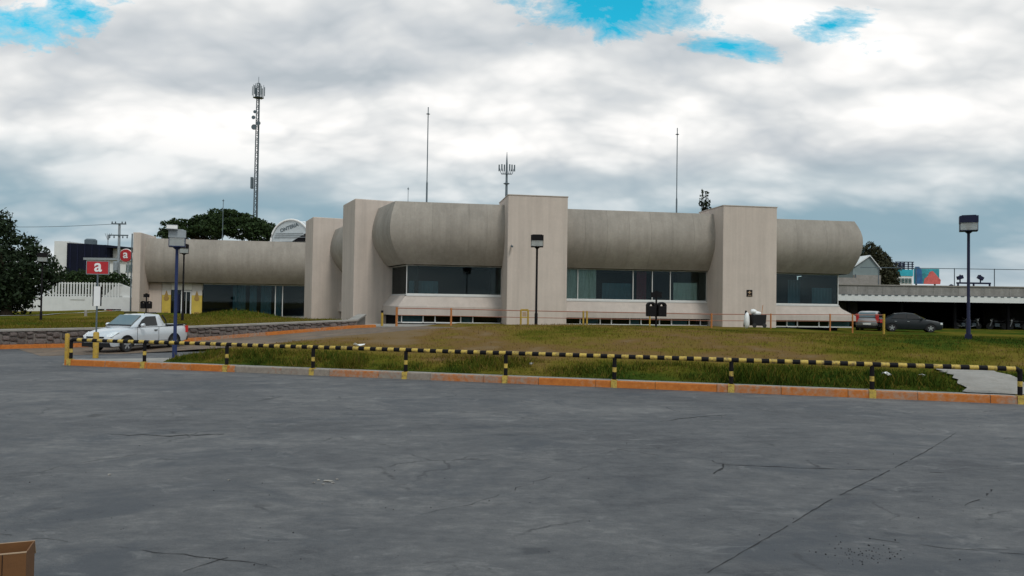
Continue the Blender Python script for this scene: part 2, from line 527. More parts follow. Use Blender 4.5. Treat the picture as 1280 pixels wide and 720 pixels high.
# ------------------------------------------------------------------ mesh builder
class MB:
    def __init__(s):
        s.v, s.f, s.m = [], [], []

    def add(s, vs, fs, mi=0):
        o = len(s.v)
        s.v += [tuple(p) for p in vs]
        s.f += [tuple(i + o for i in f) for f in fs]
        s.m += [mi] * len(fs)
        return s

    def box(s, x0, x1, y0, y1, z0, z1, mi=0, M4=None):
        vs = [Vector(p) for p in ((x0, y0, z0), (x1, y0, z0), (x1, y1, z0), (x0, y1, z0), (x0, y0, z1), (x1, y0, z1), (x1, y1, z1), (x0, y1, z1))]
        if M4 is not None:
            vs = [M4 @ p for p in vs]
        return s.add(vs, [(0, 3, 2, 1), (4, 5, 6, 7), (0, 1, 5, 4), (1, 2, 6, 5), (2, 3, 7, 6), (3, 0, 4, 7)], mi)

    def cbox(s, c, size, mi=0, rz=0.0, M4=None):
        x, y, z = size
        T = Matrix.Translation(c) @ Matrix.Rotation(rz, 4, 'Z')
        if M4 is not None:
            T = M4 @ T
        return s.box(-x / 2, x / 2, -y / 2, y / 2, -z / 2, z / 2, mi, T)

    def tube(s, pts, r, n=8, mi=0, cap=True, taper=None):
        pts = [Vector(p) for p in pts]
        rings = []
        for i, p in enumerate(pts):
            d = (pts[min(i + 1, len(pts) - 1)] - pts[max(i - 1, 0)]).normalized()
            a = d.orthogonal().normalized() if abs(d.z) < 0.95 else Vector((1, 0, 0))
            a = (a - d * a.dot(d)).normalized()
            if abs(d.z) < 0.95:
                a = Vector((0, 0, 1)) - d * d.z
                a.normalize()
            bq = d.cross(a)
            rr = r if taper is None else taper[i]
            rings.append([p + a * (rr * math.cos(2 * math.pi * k / n)) + bq * (rr * math.sin(2 * math.pi * k / n)) for k in range(n)])
        vs = [q for rg in rings for q in rg]
        fs = []
        for i in range(len(pts) - 1):
            for k in range(n):
                fs.append((i * n + k, i * n + (k + 1) % n, (i + 1) * n + (k + 1) % n, (i + 1) * n + k))
        if cap:
            fs.append(tuple(range(n))[::-1])
            fs.append(tuple((len(pts) - 1) * n + k for k in range(n)))
        return s.add(vs, fs, mi)

    def lathe(s, prof, n=20, axis='Z', M4=None, mi=0):
        vs, fs = [], []
        for (r, h) in prof:
            for k in range(n):
                a = 2 * math.pi * k / n
                if axis == 'Z':
                    p = Vector((r * math.cos(a), r * math.sin(a), h))
                else:
                    p = Vector((r * math.cos(a), h, r * math.sin(a)))
                vs.append(M4 @ p if M4 is not None else p)
        for i in range(len(prof) - 1):
            for k in range(n):
                fs.append((i * n + k, i * n + (k + 1) % n, (i + 1) * n + (k + 1) % n, (i + 1) * n + k))
        fs.append(tuple(range(n))[::-1])
        fs.append(tuple((len(prof) - 1) * n + k for k in range(n)))
        return s.add(vs, fs, mi)

    def prism(s, poly, y0, y1, mi=0, M4=None):      # polygon in x,z extruded along y
        n = len(poly)
        vs = [Vector((x, y0, z)) for x, z in poly] + [Vector((x, y1, z)) for x, z in poly]
        if M4 is not None:
            vs = [M4 @ p for p in vs]
        fs = [tuple(range(n)), tuple(range(2 * n - 1, n - 1, -1))]
        for k in range(n):
            fs.append((k, n + k, n + (k + 1) % n, (k + 1) % n))
        return s.add(vs, fs, mi)

    def grid(s, rows, mi=0):                        # rows: list of equal-length point lists
        nr, nc = len(rows), len(rows[0])
        vs = [p for rw in rows for p in rw]
        fs = [(i * nc + j, i * nc + j + 1, (i + 1) * nc + j + 1, (i + 1) * nc + j) for i in range(nr - 1) for j in range(nc - 1)]
        return s.add(vs, fs, mi)

    def mesh(s, name, mats, smooth=False, fix=True):
        me = bpy.data.meshes.new(name)
        me.from_pydata(s.v, [], s.f)
        for mm in (mats if isinstance(mats, (list, tuple)) else [mats]):
            me.materials.append(mm)
        me.polygons.foreach_set('material_index', s.m)
        if fix:
            bm = bmesh.new()
            bm.from_mesh(me)
            bmesh.ops.recalc_face_normals(bm, faces=bm.faces)
            bm.to_mesh(me)
            bm.free()
        if smooth:
            me.polygons.foreach_set('use_smooth', [True] * len(me.polygons))
            if smooth != 'all':
                me.set_sharp_from_angle(angle=R(35))
        me.update()
        return me

    def build(s, name, mats, parent=None, loc=None, rz=0.0, smooth=False, bevel=0.0, fix=True):
        return obj(name, s.mesh(name, mats, smooth, fix), parent, loc, rz, bevel)


def obj(name, me, parent=None, loc=None, rz=0.0, bevel=0.0):
    o = bpy.data.objects.new(name, me)
    COL.objects.link(o)
    if parent is not None:
        o.parent = parent
    if loc is not None:
        o.location = loc
    if rz:
        o.rotation_euler = (0, 0, rz)
    if bevel:
        bv = o.modifiers.new('bevel', 'BEVEL')
        bv.width = bevel
        bv.segments = 2
        bv.limit_method = 'ANGLE'
        bv.angle_limit = R(40)
    return o


def thing(name, label, cat, loc=(0, 0, 0), rz=0.0, group=None):
    o = bpy.data.objects.new(name, None)
    COL.objects.link(o)
    o.empty_display_size = 0.3
    o.location = loc
    o.rotation_euler = (0, 0, rz)
    return tag(o, label, cat, group)


def tag(o, label, cat, group=None):
    o['label'] = label
    o['category'] = cat
    if group:
        o['group'] = group
    return o


def struct(o, kind='structure'):
    o['kind'] = kind
    return o


def copy_tree(o, parent=None):
    c = o.copy()
    COL.objects.link(c)
    c.parent = parent
    for ch in list(o.children):
        copy_tree(ch, c)
    return c


def text_mesh(body, size, depth=0.01, name='lettering'):
    cu = bpy.data.curves.new(name, 'FONT')
    cu.body = body
    cu.size = size
    cu.extrude = depth
    cu.offset = size * 0.018
    cu.align_x = 'CENTER'
    cu.align_y = 'CENTER'
    o = bpy.data.objects.new(name, cu)
    COL.objects.link(o)
    dg = bpy.context.evaluated_depsgraph_get()
    me = bpy.data.meshes.new_from_object(o.evaluated_get(dg))
    bpy.data.objects.remove(o)
    return me


def lerp(a, b, t):
    return a + (b - a) * t


def sstep(a, b, x):
    t = max(0.0, min(1.0, (x - a) / (b - a)))
    return t * t * (3 - 2 * t)


# ------------------------------------------------------------------ site geometry
C0 = gz(80, 456.5, 0.0)
C8 = gz(1275, 505.5, 0.0)
TD = (C8 - C0).normalized()
ND = Vector((-TD.y, TD.x, 0))
KLEN = (C8 - C0).length
W0 = at(0, 436, 31.0); W0.z = 0
W1 = at(445, 409, 42.0); W1.z = 0
WD = (W1 - W0).normalized()
WLEN = (W1 - W0).length
WN = Vector((WD.y, -WD.x, 0))
ROADW = 5.4


def sd_(p):
    q = Vector((p[0] - C0.x, p[1] - C0.y, 0))
    return q.dot(TD), q.dot(ND)


def wq_(p):
    q = Vector((p[0] - W0.x, p[1] - W0.y, 0))
    return q.dot(WD), q.dot(WN)


def zroad(w):
    return float(np.interp(w, [-12, 3.5, 7.75, 16.5, 23, 40], [0, 0, 0.15, 0.70, 0.78, 0.78]))


def capz(w):
    return float(np.interp(w, [-30, 0, 7.75, 16.5], [0.70, 0.76, 0.84, 1.13]))


def nz(x, y, sc, seed=0.0):
    return mnoise.noise(Vector((x * sc, y * sc, seed)))


def zlower(x, y):
    s, d = sd_((x, y))
    w, q = wq_((x, y))
    rise = 0.17 + (1.08 - 0.17 * sstep(14, 24, s)) * math.sin(min(max(d, 0) / 12.0, 1) * math.pi / 2) ** 1.25
    if d > 14:
        rise -= 0.036 * (d - 14)
    rise = max(rise, 0.45)
    zr = zroad(w)
    if q < 0 and w < WLEN + 1.0:
        return -0.3
    m = sstep(4.8, 14.0, q) if w < 24 else sstep(4.8, 14.0, q + (w - 24) * 0.6)
    z = lerp(zr, rise, m)
    if q < 0 or w > 22:
        z = max(z, lerp(zr, lerp(0.80, 0.50, sstep(17, 25, x)), sstep(20, 26, w)))
    z = lerp(0.17, z, sstep(0.0, 2.2, d))
    if 0 < q < ROADW and w < 20:
        z = zr - 0.05
    if d < 0.6:
        z = min(z, 0.155)
    return z + 0.03 * nz(x, y, 0.5) * sstep(0.6, 2, d)


BUMP = at(388, 386, 56.0)


def zupper(x, y):
    w, q = wq_((x, y))
    z = capz(w) - 0.05 + 0.004 * q
    z = max(z, 0.50)
    g = math.exp(-(((x - BUMP.x) / 5.5) ** 2 + ((y - BUMP.y) / 4.0) ** 2))
    return z + 0.95 * g + 0.05 * nz(x, y, 0.35, 4.0) * sstep(0.3, 2, -q)


def gauss(x, y, c, rx, ry, rot=0.0):
    dx, dy = x - c.x, y - c.y
    ca, sa = math.cos(rot), math.sin(rot)
    return math.exp(-(((dx * ca + dy * sa) / rx) ** 2 + ((-dx * sa + dy * ca) / ry) ** 2))


D1 = gz(690, 449, 0.45); D2 = gz(460, 412, 1.0); D3 = gz(560, 405, 1.05); D4 = gz(330, 432, 0.25); D5 = gz(440, 425, 0.7); D6 = gz(640, 424, 0.95)


def tone_lower(x, y):
    s, d = sd_((x, y))
    t = 0.54 + 0.32 * nz(x, y, 0.20, 1) + 0.26 * nz(x, y, 0.6, 2) + 0.22 * nz(x, y, 1.7, 6)
    t = lerp(t, 0.22 + 0.45 * nz(x, y, 0.5, 3) + 0.25 * nz(x, y, 1.6, 4) - 0.08 * sstep(16, 24, s), sstep(4.6, 2.0, d) * 0.85)
    for c, rx, ry, k in ((D1, 5.0, 1.5, 0.35), (D2, 4.0, 4.0, 0.34), (D3, 6.0, 3.0, 0.28), (D4, 4.5, 2.0, 0.28), (D5, 4.0, 3.0, 0.28), (D6, 9.0, 5.0, 0.16)):
        t += k * gauss(x, y, c, rx, ry, 0.0)
    # greener on the right-hand shoulder
    t -= 0.20 * sstep(22, 30, s) * sstep(3, 8, d)
    return max(0.0, min(1.0, t))


def tone_upper(x, y):
    w, q = wq_((x, y))
    t = 0.50 + 0.22 * nz(x, y, 0.12, 8) + 0.16 * nz(x, y, 0.8, 2)
    t -= 0.40 * math.exp(-(((x - BUMP.x) / 7) ** 2 + ((y - BUMP.y) / 6) ** 2))
    t -= 0.30 * sstep(6, 11, -q) * sstep(8, 0, w)
    return max(0.0, min(1.0, t))


def add_tone(me, vals):
    a = me.attributes.new('tone', 'FLOAT', 'POINT')
    a.data.foreach_set('value', vals)


def field(name, pts_rows, zf, tf):
    rows = [[(x, y, zf(x, y)) for (x, y) in r] for r in pts_rows]
    mb = MB().grid(rows)
    me = mb.mesh(name, M['lawn'], smooth='all', fix=False)
    if me.polygons[0].normal.z < 0:
        me.flip_normals()
    add_tone(me, [tf(v[0], v[1]) for v in mb.v])
    return struct(obj(name, me))


# the ground sheet to the horizon
g = MB().grid([[(x, y, -0.42) for x in np.linspace(-2500, 2500, 11)] for y in np.linspace(-1500, 3500, 11)])
gm = g.mesh('ground', M['lawn'], fix=False)
add_tone(gm, [0.62] * len(g.v))
struct(obj('ground', gm))

# the lot: one sheet in front of the kerb, running on through the opening on the left
SL = [C0 + TD * 60 + ND * 0.25, C0 + TD * 60 - ND * 60, C0 - TD * 60 - ND * 60]
lot = MB().add([(p.x, p.y, 0.0) for p in (C0 + TD * 70 + ND * 0.1, C0 + TD * 14 + ND * 0.1, W0 + WD * 9.0 - WN * 0.1, W0 - WD * 45 - WN * 0.1, C0 - TD * 60 - ND * 60, C0 + TD * 70 - ND * 60)], [(0, 1, 2, 3, 4, 5)])
lot_o = struct(lot.build('asphalt_lot', M['asphalt']))
if lot_o.data.polygons[0].normal.z < 0:
    lot_o.data.flip_normals()

# the drive climbing beside the stone wall
dust = mat('dusty_drive', (0.13, 0.095, 0.068), 0.95, var=0.30, scale=0.7, bump=0.3, bscale=30, dirt=((0.20, 0.125, 0.075), 0.7))
rows = []
for w in np.linspace(0.5, 23, 46):
    k = sstep(15, 23, w)
    row = []
    for q in np.linspace(0.1, ROADW - 0.1 - 2.5 * k, 12):
        p = W0 + WD * w + WN * q
        row.append((p.x, p.y, zroad(w) + 0.006 + 0.01 * nz(p.x, p.y, 0.9)))
    rows.append(row)
o = MB().grid(rows).build('drive', dust, smooth='all', fix=False)
if o.data.polygons[0].normal.z < 0:
    o.data.flip_normals()
struct(o)

# lower lawn
ds = list(np.concatenate([[0.42, 0.7, 1.0, 1.4, 1.8], np.linspace(2.2, 20, 60), np.linspace(20.6, 75, 56)]))
rows = []
for d in ds:
    rows.append([((C0 + TD * s + ND * d).x, (C0 + TD * s + ND * d).y) for s in np.linspace(3.2, 75, 190)])
field('lower_lawn', rows, zlower, tone_lower)
# upper lawn behind the stone wall
rows = []
for q in np.concatenate([np.linspace(-0.22, -12, 34), np.linspace(-12.7, -62, 50)]):
    rows.append([((W0 + WD * w + WN * q).x, (W0 + WD * w + WN * q).y) for w in np.linspace(-45, WLEN + 0.3 - 0.02 * 0, 120)])
field('upper_lawn', rows, zupper, tone_upper)

# pavement tip at the end of the island, concrete path up the bank on the right
tip = MB()
tp = [C0 + TD * 0.25 + ND * 0.5, C0 + TD * 3.6 + ND * 0.5, C0 + TD * 4.2 + ND * 2.6, C0 + TD * 2.6 + ND * 3.2, C0 + TD * 1.2 + ND * 2.4, C0 + TD * 0.4 + ND * 1.4]
for p_, z_ in zip(tp, (0.172, 0.172, 0.16, 0.12, 0.10, 0.12)): p_.z = z_
tip.add([(p.x, p.y, p.z + 0.004) for p in tp] + [(p.x, p.y, -0.1) for p in tp], [tuple(range(6))] + [(k, (k + 1) % 6, 6 + (k + 1) % 6, 6 + k) for k in range(6)])
struct(tip.build('island_paving', M['conc']))
rows = []
base = C8 + ND * 0.30
for i, d in enumerate(np.linspace(0.0, 3.3, 20)):
    row = []
    wl = 0.98 + 0.07 * math.sin(i * 1.9) - 0.06 * d
    for k in np.linspace(0, 1, 8):
        p = base + ND * d + TD * lerp(-wl - 0.10 * nz(i * 0.7, 3, 1.0), 0.55, k)
        row.append((p.x, p.y, zlower(p.x, p.y) + 0.05))
    rows.append(row)
o = MB().grid(rows).build('concrete_path', M['conc'], smooth='all', fix=False)
if o.data.polygons[0].normal.z < 0:
    o.data.flip_normals()
struct(o)

# ------------------------------------------------------------------ kerb with its stones
kerb = struct(bpy.data.objects.new('kerb', None))
COL.objects.link(kerb)
kerb.location = C0
kerb.rotation_euler = (0, 0, math.atan2(TD.y, TD.x))
SEG = 1.52
kmb = MB()
prof = [(0.0, -0.05), (0.02, 0.165), (0.045, 0.19), (0.22, 0.192), (0.22, -0.05)]     # (depth, height)
kvs = [(x, y, z) for x in (0.006, SEG - 0.006) for y, z in prof]
n = len(prof)
kmb.add(kvs, [(0, 1, n + 1, n), (1, 2, n + 2, n + 1)], 0)
kmb.add(kvs, [(2, 3, n + 3, n + 2), (3, 4, n + 4, n + 3), tuple(range(n)), tuple(range(2 * n - 1, n - 1, -1))], 1)
kme = kmb.mesh('kerb_stone', [M['kerb'], M['conc']])
i = 0
while i * SEG < KLEN + 24:
    k = obj('kerb_stone', kme, kerb, (i * SEG, random.uniform(-0.008, 0.008), random.uniform(-0.008, 0.008)))
    k.rotation_euler = (0, random.uniform(-0.002, 0.002), random.uniform(-0.004, 0.004))
    pc = C0 + TD * ((i + 0.5) * SEG) - EYE
    kx = 640 + FPX * pc.dot(RT) / pc.dot(fwd)
    k['wear'] = float(np.interp(kx, [80, 180, 270, 290, 380, 400, 430, 450, 520, 560, 580, 620, 660, 700, 900, 925, 950, 1040, 1060, 1090, 1110, 1180, 1215, 1240, 1280], [0.1, 0.15, 0.25, 0.8, 0.85, 0.35, 0.7, 0.55, 0.7, 0.3, 0.8, 0.75, 0.25, 0.3, 0.15, 0.55, 0.15, 0.2, 0.65, 0.6, 0.2, 0.15, 0.6, 0.5, 0.2])) + random.uniform(-0.1, 0.1)
    i += 1
strip = MB().box(0.02, KLEN + 24, 0.21, 0.56, -0.05, 0.176).build('kerb_backing', M['conc'], kerb)

# orange kerb along the foot of the stone wall
wk = struct(bpy.data.objects.new('wall_kerb', None))
COL.objects.link(wk)
for i in range(-12, 11):
    w0, w1 = i * 1.6, i * 1.6 + 1.59
    if w1 > WLEN + 1.5:
        break
    mb = MB()
    pts = []
    for w in (w0, w1):
        for q, dz in ((0.0, -0.05), (0.0, 0.17), (0.22, 0.15), (0.24, -0.05)):
            p = W0 + WD * w + WN * q
            pts.append((p.x, p.y, zroad(w) + dz))
    mb.add(pts, [(0, 1, 5, 4), (1, 2, 6, 5), (2, 3, 7, 6), (0, 3, 2, 1), (4, 5, 6, 7)])
    mb.build('kerb_stone', M['kerb'], wk)['wear'] = random.uniform(0.05, 0.4)

# ------------------------------------------------------------------ stone retaining wall
stone_m = mat('rubble_stone', (0.105, 0.085, 0.078), 0.95, var=0.35, scale=2.0, bump=0.5, bscale=18, rnd=0.3)
mortar = mat('mortar', (0.16, 0.14, 0.125), 0.95, var=0.2, scale=4)
sw = thing('stone_wall', 'low rubble stone retaining wall with pale concrete coping beside the drive', 'wall', W0)
mb = MB()
for i in range(-20, 17):
    wa, wb = i * 1.0, min(i + 1.0, WLEN)
    if wa >= WLEN:
        break
    for (w_, _) in ((wa, 0),):
        p = [W0 + WD * w - WN * t - W0 for w in (wa, wb) for t in (0.02, 0.36)]
        za, zb = capz(wa) - 0.06, capz(wb) - 0.06
        mb.add([(p[0].x, p[0].y, -0.3), (p[1].x, p[1].y, -0.3), (p[3].x, p[3].y, -0.3), (p[2].x, p[2].y, -0.3), (p[0].x, p[0].y, za), (p[1].x, p[1].y, za), (p[3].x, p[3].y, zb), (p[2].x, p[2].y, zb)],
               [(0, 1, 2, 3), (4, 7, 6, 5), (0, 4, 5, 1), (1, 5, 6, 2), (2, 6, 7, 3), (3, 7, 4, 0)])
mb.build('mortar_core', mortar, sw)
mb = MB()
WR = at(456, 394.5, 46.0); WR = Vector((WR.x, WR.y, 0))
for (pa, za), (pb, zb) in [((W0 + WD * -20, capz(-20)), (W0, capz(0))), ((W0, capz(0)), (W0 + WD * 7.75, capz(7.75))), ((W0 + WD * 7.75, capz(7.75)), (W0 + WD * WLEN, capz(WLEN)))]:
    d = -WN
    c = []
    for p, z in ((pa, za), (pb, zb)):
        for off, dz in ((-0.06, -0.06), (-0.06, 0.02), (0.40, 0.03), (0.40, -0.06)):
            q = p + d * off - W0
            c.append((q.x, q.y, z + dz))
    mb.add(c, [(0, 1, 5, 4), (1, 2, 6, 5), (2, 3, 7, 6), (3, 0, 4, 7), (0, 3, 2, 1), (4, 5, 6, 7)])
mb.build('coping', M['conc'], sw)
# return of the wall running back to the building
rb = MB()
A, B = W0 + WD * WLEN - W0, WR - W0
dv = (B - A).normalized(); nv = Vector((dv.y, -dv.x, 0))
def quadwall(A, B, za0, za1, zb0, zb1, t0, t1):
    c = [(A + nv * t0, za0), (A + nv * t1, za0), (B + nv * t1, zb0), (B + nv * t0, zb0), (A + nv * t0, za1), (A + nv * t1, za1), (B + nv * t1, zb1), (B + nv * t0, zb1)]
    return [(p.x, p.y, z) for p, z in c]
BF = [(0, 1, 2, 3), (4, 7, 6, 5), (0, 4, 5, 1), (1, 5, 6, 2), (2, 6, 7, 3), (3, 7, 4, 0)]
MB().add(quadwall(A, B, 0.3, capz(WLEN) - 0.062, 0.3, 1.32, -0.34, 0.04), BF).build('return_wall', mortar, sw)
MB().add(quadwall(A, B, capz(WLEN) - 0.06, capz(WLEN) + 0.032, 1.32, 1.41, -0.42, 0.10), BF).build('return_coping', M['conc'], sw)
# rubble stones proud of the mortar face
def pebble(seed):
    r_ = random.Random(seed)
    bm = bmesh.new()
    bmesh.ops.create_icosphere(bm, subdivisions=1, radius=0.5)
    for v in bm.verts:
        v.co *= 1 + r_.uniform(-0.16, 0.16)
        v.co.x = max(-0.42, min(0.42, v.co.x)); v.co.z = max(-0.40, min(0.40, v.co.z))
    me = bpy.data.meshes.new('stone')
    bm.to_mesh(me); bm.free()
    me.materials.append(stone_m)
    return me
pebs = [pebble(k) for k in range(7)]
w = -13.0
WROT = math.atan2(WD.y, WD.x)
while w < WLEN - 0.1:
    wd_ = random.uniform(0.24, 0.46)
    z = zroad(w) + 0.10
    top = capz(w) - 0.05
    while z < top - 0.06:
        h = min(random.uniform(0.17, 0.34), top - z)
        if h < 0.08:
            break
        p = WD * (w + wd_ / 2 + random.uniform(-0.04, 0.04)) + WN * 0.0
        st = obj('stone', random.choice(pebs), sw, (p.x, p.y, z + h / 2))
        st.rotation_euler = (0, random.uniform(-0.15, 0.15), WROT)
        st.scale = (wd_ * 1.13, random.uniform(0.14, 0.20), h * 1.18)
        z += h
    w += wd_

# ------------------------------------------------------------------ striped barrier
POST_PX = [88, 180, 283, 391, 507, 632, 768, 914, 1090, 1275]
def s_at_px(px):
    d = ray(px, 470); a = Vector((d.x, d.y, 0))
    # intersection of the vertical plane through the pixel column with the kerb line
    bx, by = C0.x + ND.x * 0.09, C0.y + ND.y * 0.09
    # EYE + a*t = base + TD*s
    det = a.x * (-TD.y) - a.y * (-TD.x)
    t = (bx * (-TD.y) - by * (-TD.x)) / det
    return (a.x * t - bx) / TD.x
ps = [s_at_px(p) for p in POST_PX]
br = thing('striped_barrier', 'low black and yellow striped pipe barrier along the orange kerb', 'barrier', C0, math.atan2(TD.y, TD.x))
RAILZ = 0.80
PR = 0.052
def banded_post(s, top=RAILZ, extra=False):
    mb = MB()
    bands = [(0.0, 0.185, 1), (0.185, 0.40, 0), (0.40, 0.52, 1), (0.52, top, 0)]
    for a, b, mi in bands:
        if a == 0.0:
            continue
        mb.tube([(s, 0.09, a), (s, 0.09, b)], PR, 12, mi, cap=True)
    # yellow patch on the kerb face below the post
    mb.box(s - 0.075, s + 0.075, -0.012, 0.02, 0.0, 0.19, 1)
    mb.cbox((s, 0.09, 0.196), (0.16, 0.13, 0.014), 1)
    return mb.build('post', [M['black'], M['stripe_y']], br, smooth=True)
for s in ps:
    banded_post(s)
def rail_seg(sa, sb, name='rail'):
    mb = MB()
    x = sa
    k = 0
    nb = max(2, int(round((sb - sa) / 0.19)))
    if nb % 2: nb += 1
    L = (sb - sa) / nb
    sag = random.uniform(-0.006, 0.006)
    for k in range(nb):
        xa, xb = sa + k * L, sa + (k + 1) * L
        f = lambda x: RAILZ + sag * math.sin(math.pi * (x - sa) / (sb - sa))
        mb.tube([(xa, 0.09, f(xa)), (xb, 0.09, f(xb))], 0.056, 12, 0 if k % 2 == 0 else 1, cap=(k in (0, nb - 1)))
    return mb.build(name, [M['black'], M['stripe_y']], br, smooth=True)
for a, b in zip(ps[:-1], ps[1:]):
    rail_seg(a + (0.06 if a == ps[0] else 0), b - (0.10 if b == ps[-1] else 0))
for s, sg in ((ps[0], 1), (ps[-1], -1)):     # bent pipe ends
    mb = MB()
    mb.tube([(s + sg * 0.10, 0.09, RAILZ), (s + sg * 0.05, 0.09, RAILZ - 0.012), (s + sg * 0.012, 0.09, RAILZ - 0.05), (s, 0.09, RAILZ - 0.10)], 0.054, 12)
    mb.build('bend', M['black'], br, smooth=True)

def bollard(px, base, label, h, r=0.068):
    t = thing('bollard', label, 'bollard', base)
    MB().lathe([(r, -0.05), (r, h - 0.03), (r * 0.9, h), (0.01, h + 0.012)], 16).build('tube', M['yellow'], t, smooth=True)
    MB().lathe([(r + 0.05, -0.05), (r + 0.05, 0.03), (r + 0.01, 0.045)], 16).build('footing', M['conc'], t, smooth=True)
    return t
b0 = C0 + TD * -0.02 + ND * 0.12
bollard(81, (b0.x, b0.y, 0.0), 'yellow steel bollard at the end of the striped barrier beside the opening', 0.98)
SIGNP = gz(119.5, 444, 0.10)

# ------------------------------------------------------------------ grass blades
def blades(name, pts, h0, h1, zf, tf, wid=0.02, lean=0.5, straw=0.1):
    n = len(pts)
    V = np.zeros((n * 3, 3)); T = np.zeros(n * 3)
    ang = rng.uniform(0, 2 * math.pi, n); hh = rng.uniform(h0, h1, n); le = rng.uniform(0.1, lean, n); la = rng.uniform(0, 2 * math.pi, n)
    for i, (x, y, k) in enumerate(pts):
        z = zf(x, y) - 0.01; h = hh[i] * k
        dx, dy = math.cos(ang[i]) * wid * (0.6 + 0.4 * k), math.sin(ang[i]) * wid * (0.6 + 0.4 * k)
        V[3 * i] = (x - dx, y - dy, z); V[3 * i + 1] = (x + dx, y + dy, z)
        V[3 * i + 2] = (x + math.cos(la[i]) * le[i] * h, y + math.sin(la[i]) * le[i] * h, z + h)
        t = tf(x, y)
        T[3 * i:3 * i + 3] = t + rng.uniform(-0.12, 0.12) + (0.35 if rng.random() < straw else 0.0)
    me = bpy.data.meshes.new(name)
    me.vertices.add(n * 3); me.vertices.foreach_set('co', V.ravel())
    me.loops.add(n * 3); me.loops.foreach_set('vertex_index', np.arange(n * 3))
    me.polygons.add(n); me.polygons.foreach_set('loop_start', np.arange(n) * 3); me.polygons.foreach_set('loop_total', np.full(n, 3))
    me.materials.append(M['blade'])
    add_tone(me, T.clip(0, 1))
    me.update(); me.validate()
    return struct(obj(name, me), 'stuff')

def ok_lower(x, y):
    w, q = wq_((x, y)); s, d = sd_((x, y))
    if d < 0.5 or (q < ROADW + 0.2 and w < 22): return False
    pq = Vector((x, y, 0)) - base
    a, b = pq.dot(TD), pq.dot(ND)
    if -1.0 + 0.06 * b < a < 0.5 and -0.3 < b < 3.25: return False
    return True
pts = []
for _ in range(70000):
    s = random.uniform(3.2, KLEN + 12); d = 0.5 + 17 * random.random() ** 1.3
    p = C0 + TD * s + ND * d
    if ok_lower(p.x, p.y) and tone_lower(p.x, p.y) + random.uniform(-0.2, 0.2) < 0.72:
        pts.append((p.x, p.y, 1.0))
tag(blades('lawn_grass', pts, 0.035, 0.10, zlower, tone_lower, 0.014), 'short dry olive grass on the lower bank', 'grass')
pts = []
for _ in range(42000):
    s = random.uniform(3.4, KLEN + 10); d = 0.46 + 3.4 * random.random() ** 1.5
    p = C0 + TD * s + ND * d
    k = 0.34 + 1.05 * nz(p.x, p.y, 0.42, 11) + 0.75 * nz(p.x, p.y, 1.4, 12) + 0.3 * nz(p.x, p.y, 4.0, 13)
    k *= sstep(4.2, 1.2, d)
    if s > 15: k += 0.30 * sstep(15, 20, s) * sstep(3.5, 1.0, d)
    if k < 0.16 or not ok_lower(p.x, p.y): continue
    pts.append((p.x, p.y, min(1.25, k)))
tone_weed = lambda x, y: max(0.0, tone_lower(x, y) * 0.65 + 0.03)
tag(blades('kerb_weeds', pts, 0.10, 0.40, zlower, tone_weed, 0.016, 0.9, 0.16), 'ragged green weeds growing behind the kerb', 'grass')
pts = []
for _ in range(36000):
    w = random.uniform(-16, WLEN + 0.2); q = -0.4 - 22 * random.random() ** 1.4
    p = W0 + WD * w + WN * q
    g_ = 1.0 + 2.6 * math.exp(-(((p.x - BUMP.x) / 6) ** 2 + ((p.y - BUMP.y) / 5) ** 2))
    pts.append((p.x, p.y, g_))
tag(blades('upper_lawn_grass', pts, 0.05, 0.13, zupper, tone_upper, 0.022), 'short grass on the raised lawn behind the stone wall', 'grass')

# ------------------------------------------------------------------ the barrel-fronted building
FA = R(9.0)
E1 = Vector((math.cos(FA), math.sin(FA), 0)); N1 = Vector((-math.sin(FA), math.cos(FA), 0))
O1 = at(633, 402, 50.0); O1 = Vector((O1.x, O1.y, 0))
def line_u(px, v, O=O1, E=E1, NN=N1):
    d = ray(px, 330); b = O + NN * v
    det = d.x * (-E.y) - d.y * (-E.x)
    t = (b.x * (-E.y) - b.y * (-E.x)) / det
    p = Vector((d.x * t, d.y * t, 0))
    return (p - b).dot(E)
def z_on(px, py, v, O=O1, E=E1, NN=N1):
    u = line_u(px, v, O, E, NN); p = O + E * u + NN * v
    return at(px, py, p.y).z

bld = thing('civic_building', 'long beige concrete building with bulging barrel-shaped upper walls and square towers', 'building', (O1.x, O1.y, 0), FA)
ZS, ZB, ZT = z_on(709, 374.6, 2.8), z_on(709, 335, 2.75), z_on(709, 261, 1.65)
ZTOW = z_on(709, 246.4, 0)
GZ = 0.55
PB = 1.28      # underside of the plinth

def drum_profile(zb, zt, n=11, bot=2.40, mid=1.25, top=1.68):
    pts = []
    for k in range(n):
        t = k / (n - 1)
        # circular-like bulge, fullest a little above the middle
        if t < 0.56:
            a = (t / 0.56); v = mid + (bot - mid) * (1 - math.sin(a * math.pi / 2) ** 0.9)
        else:
            a = (t - 0.56) / 0.44; v = mid + (top - mid) * (1 - math.cos(a * math.pi / 2))
        pts.append((v, lerp(zb, zt, t)))
    return pts

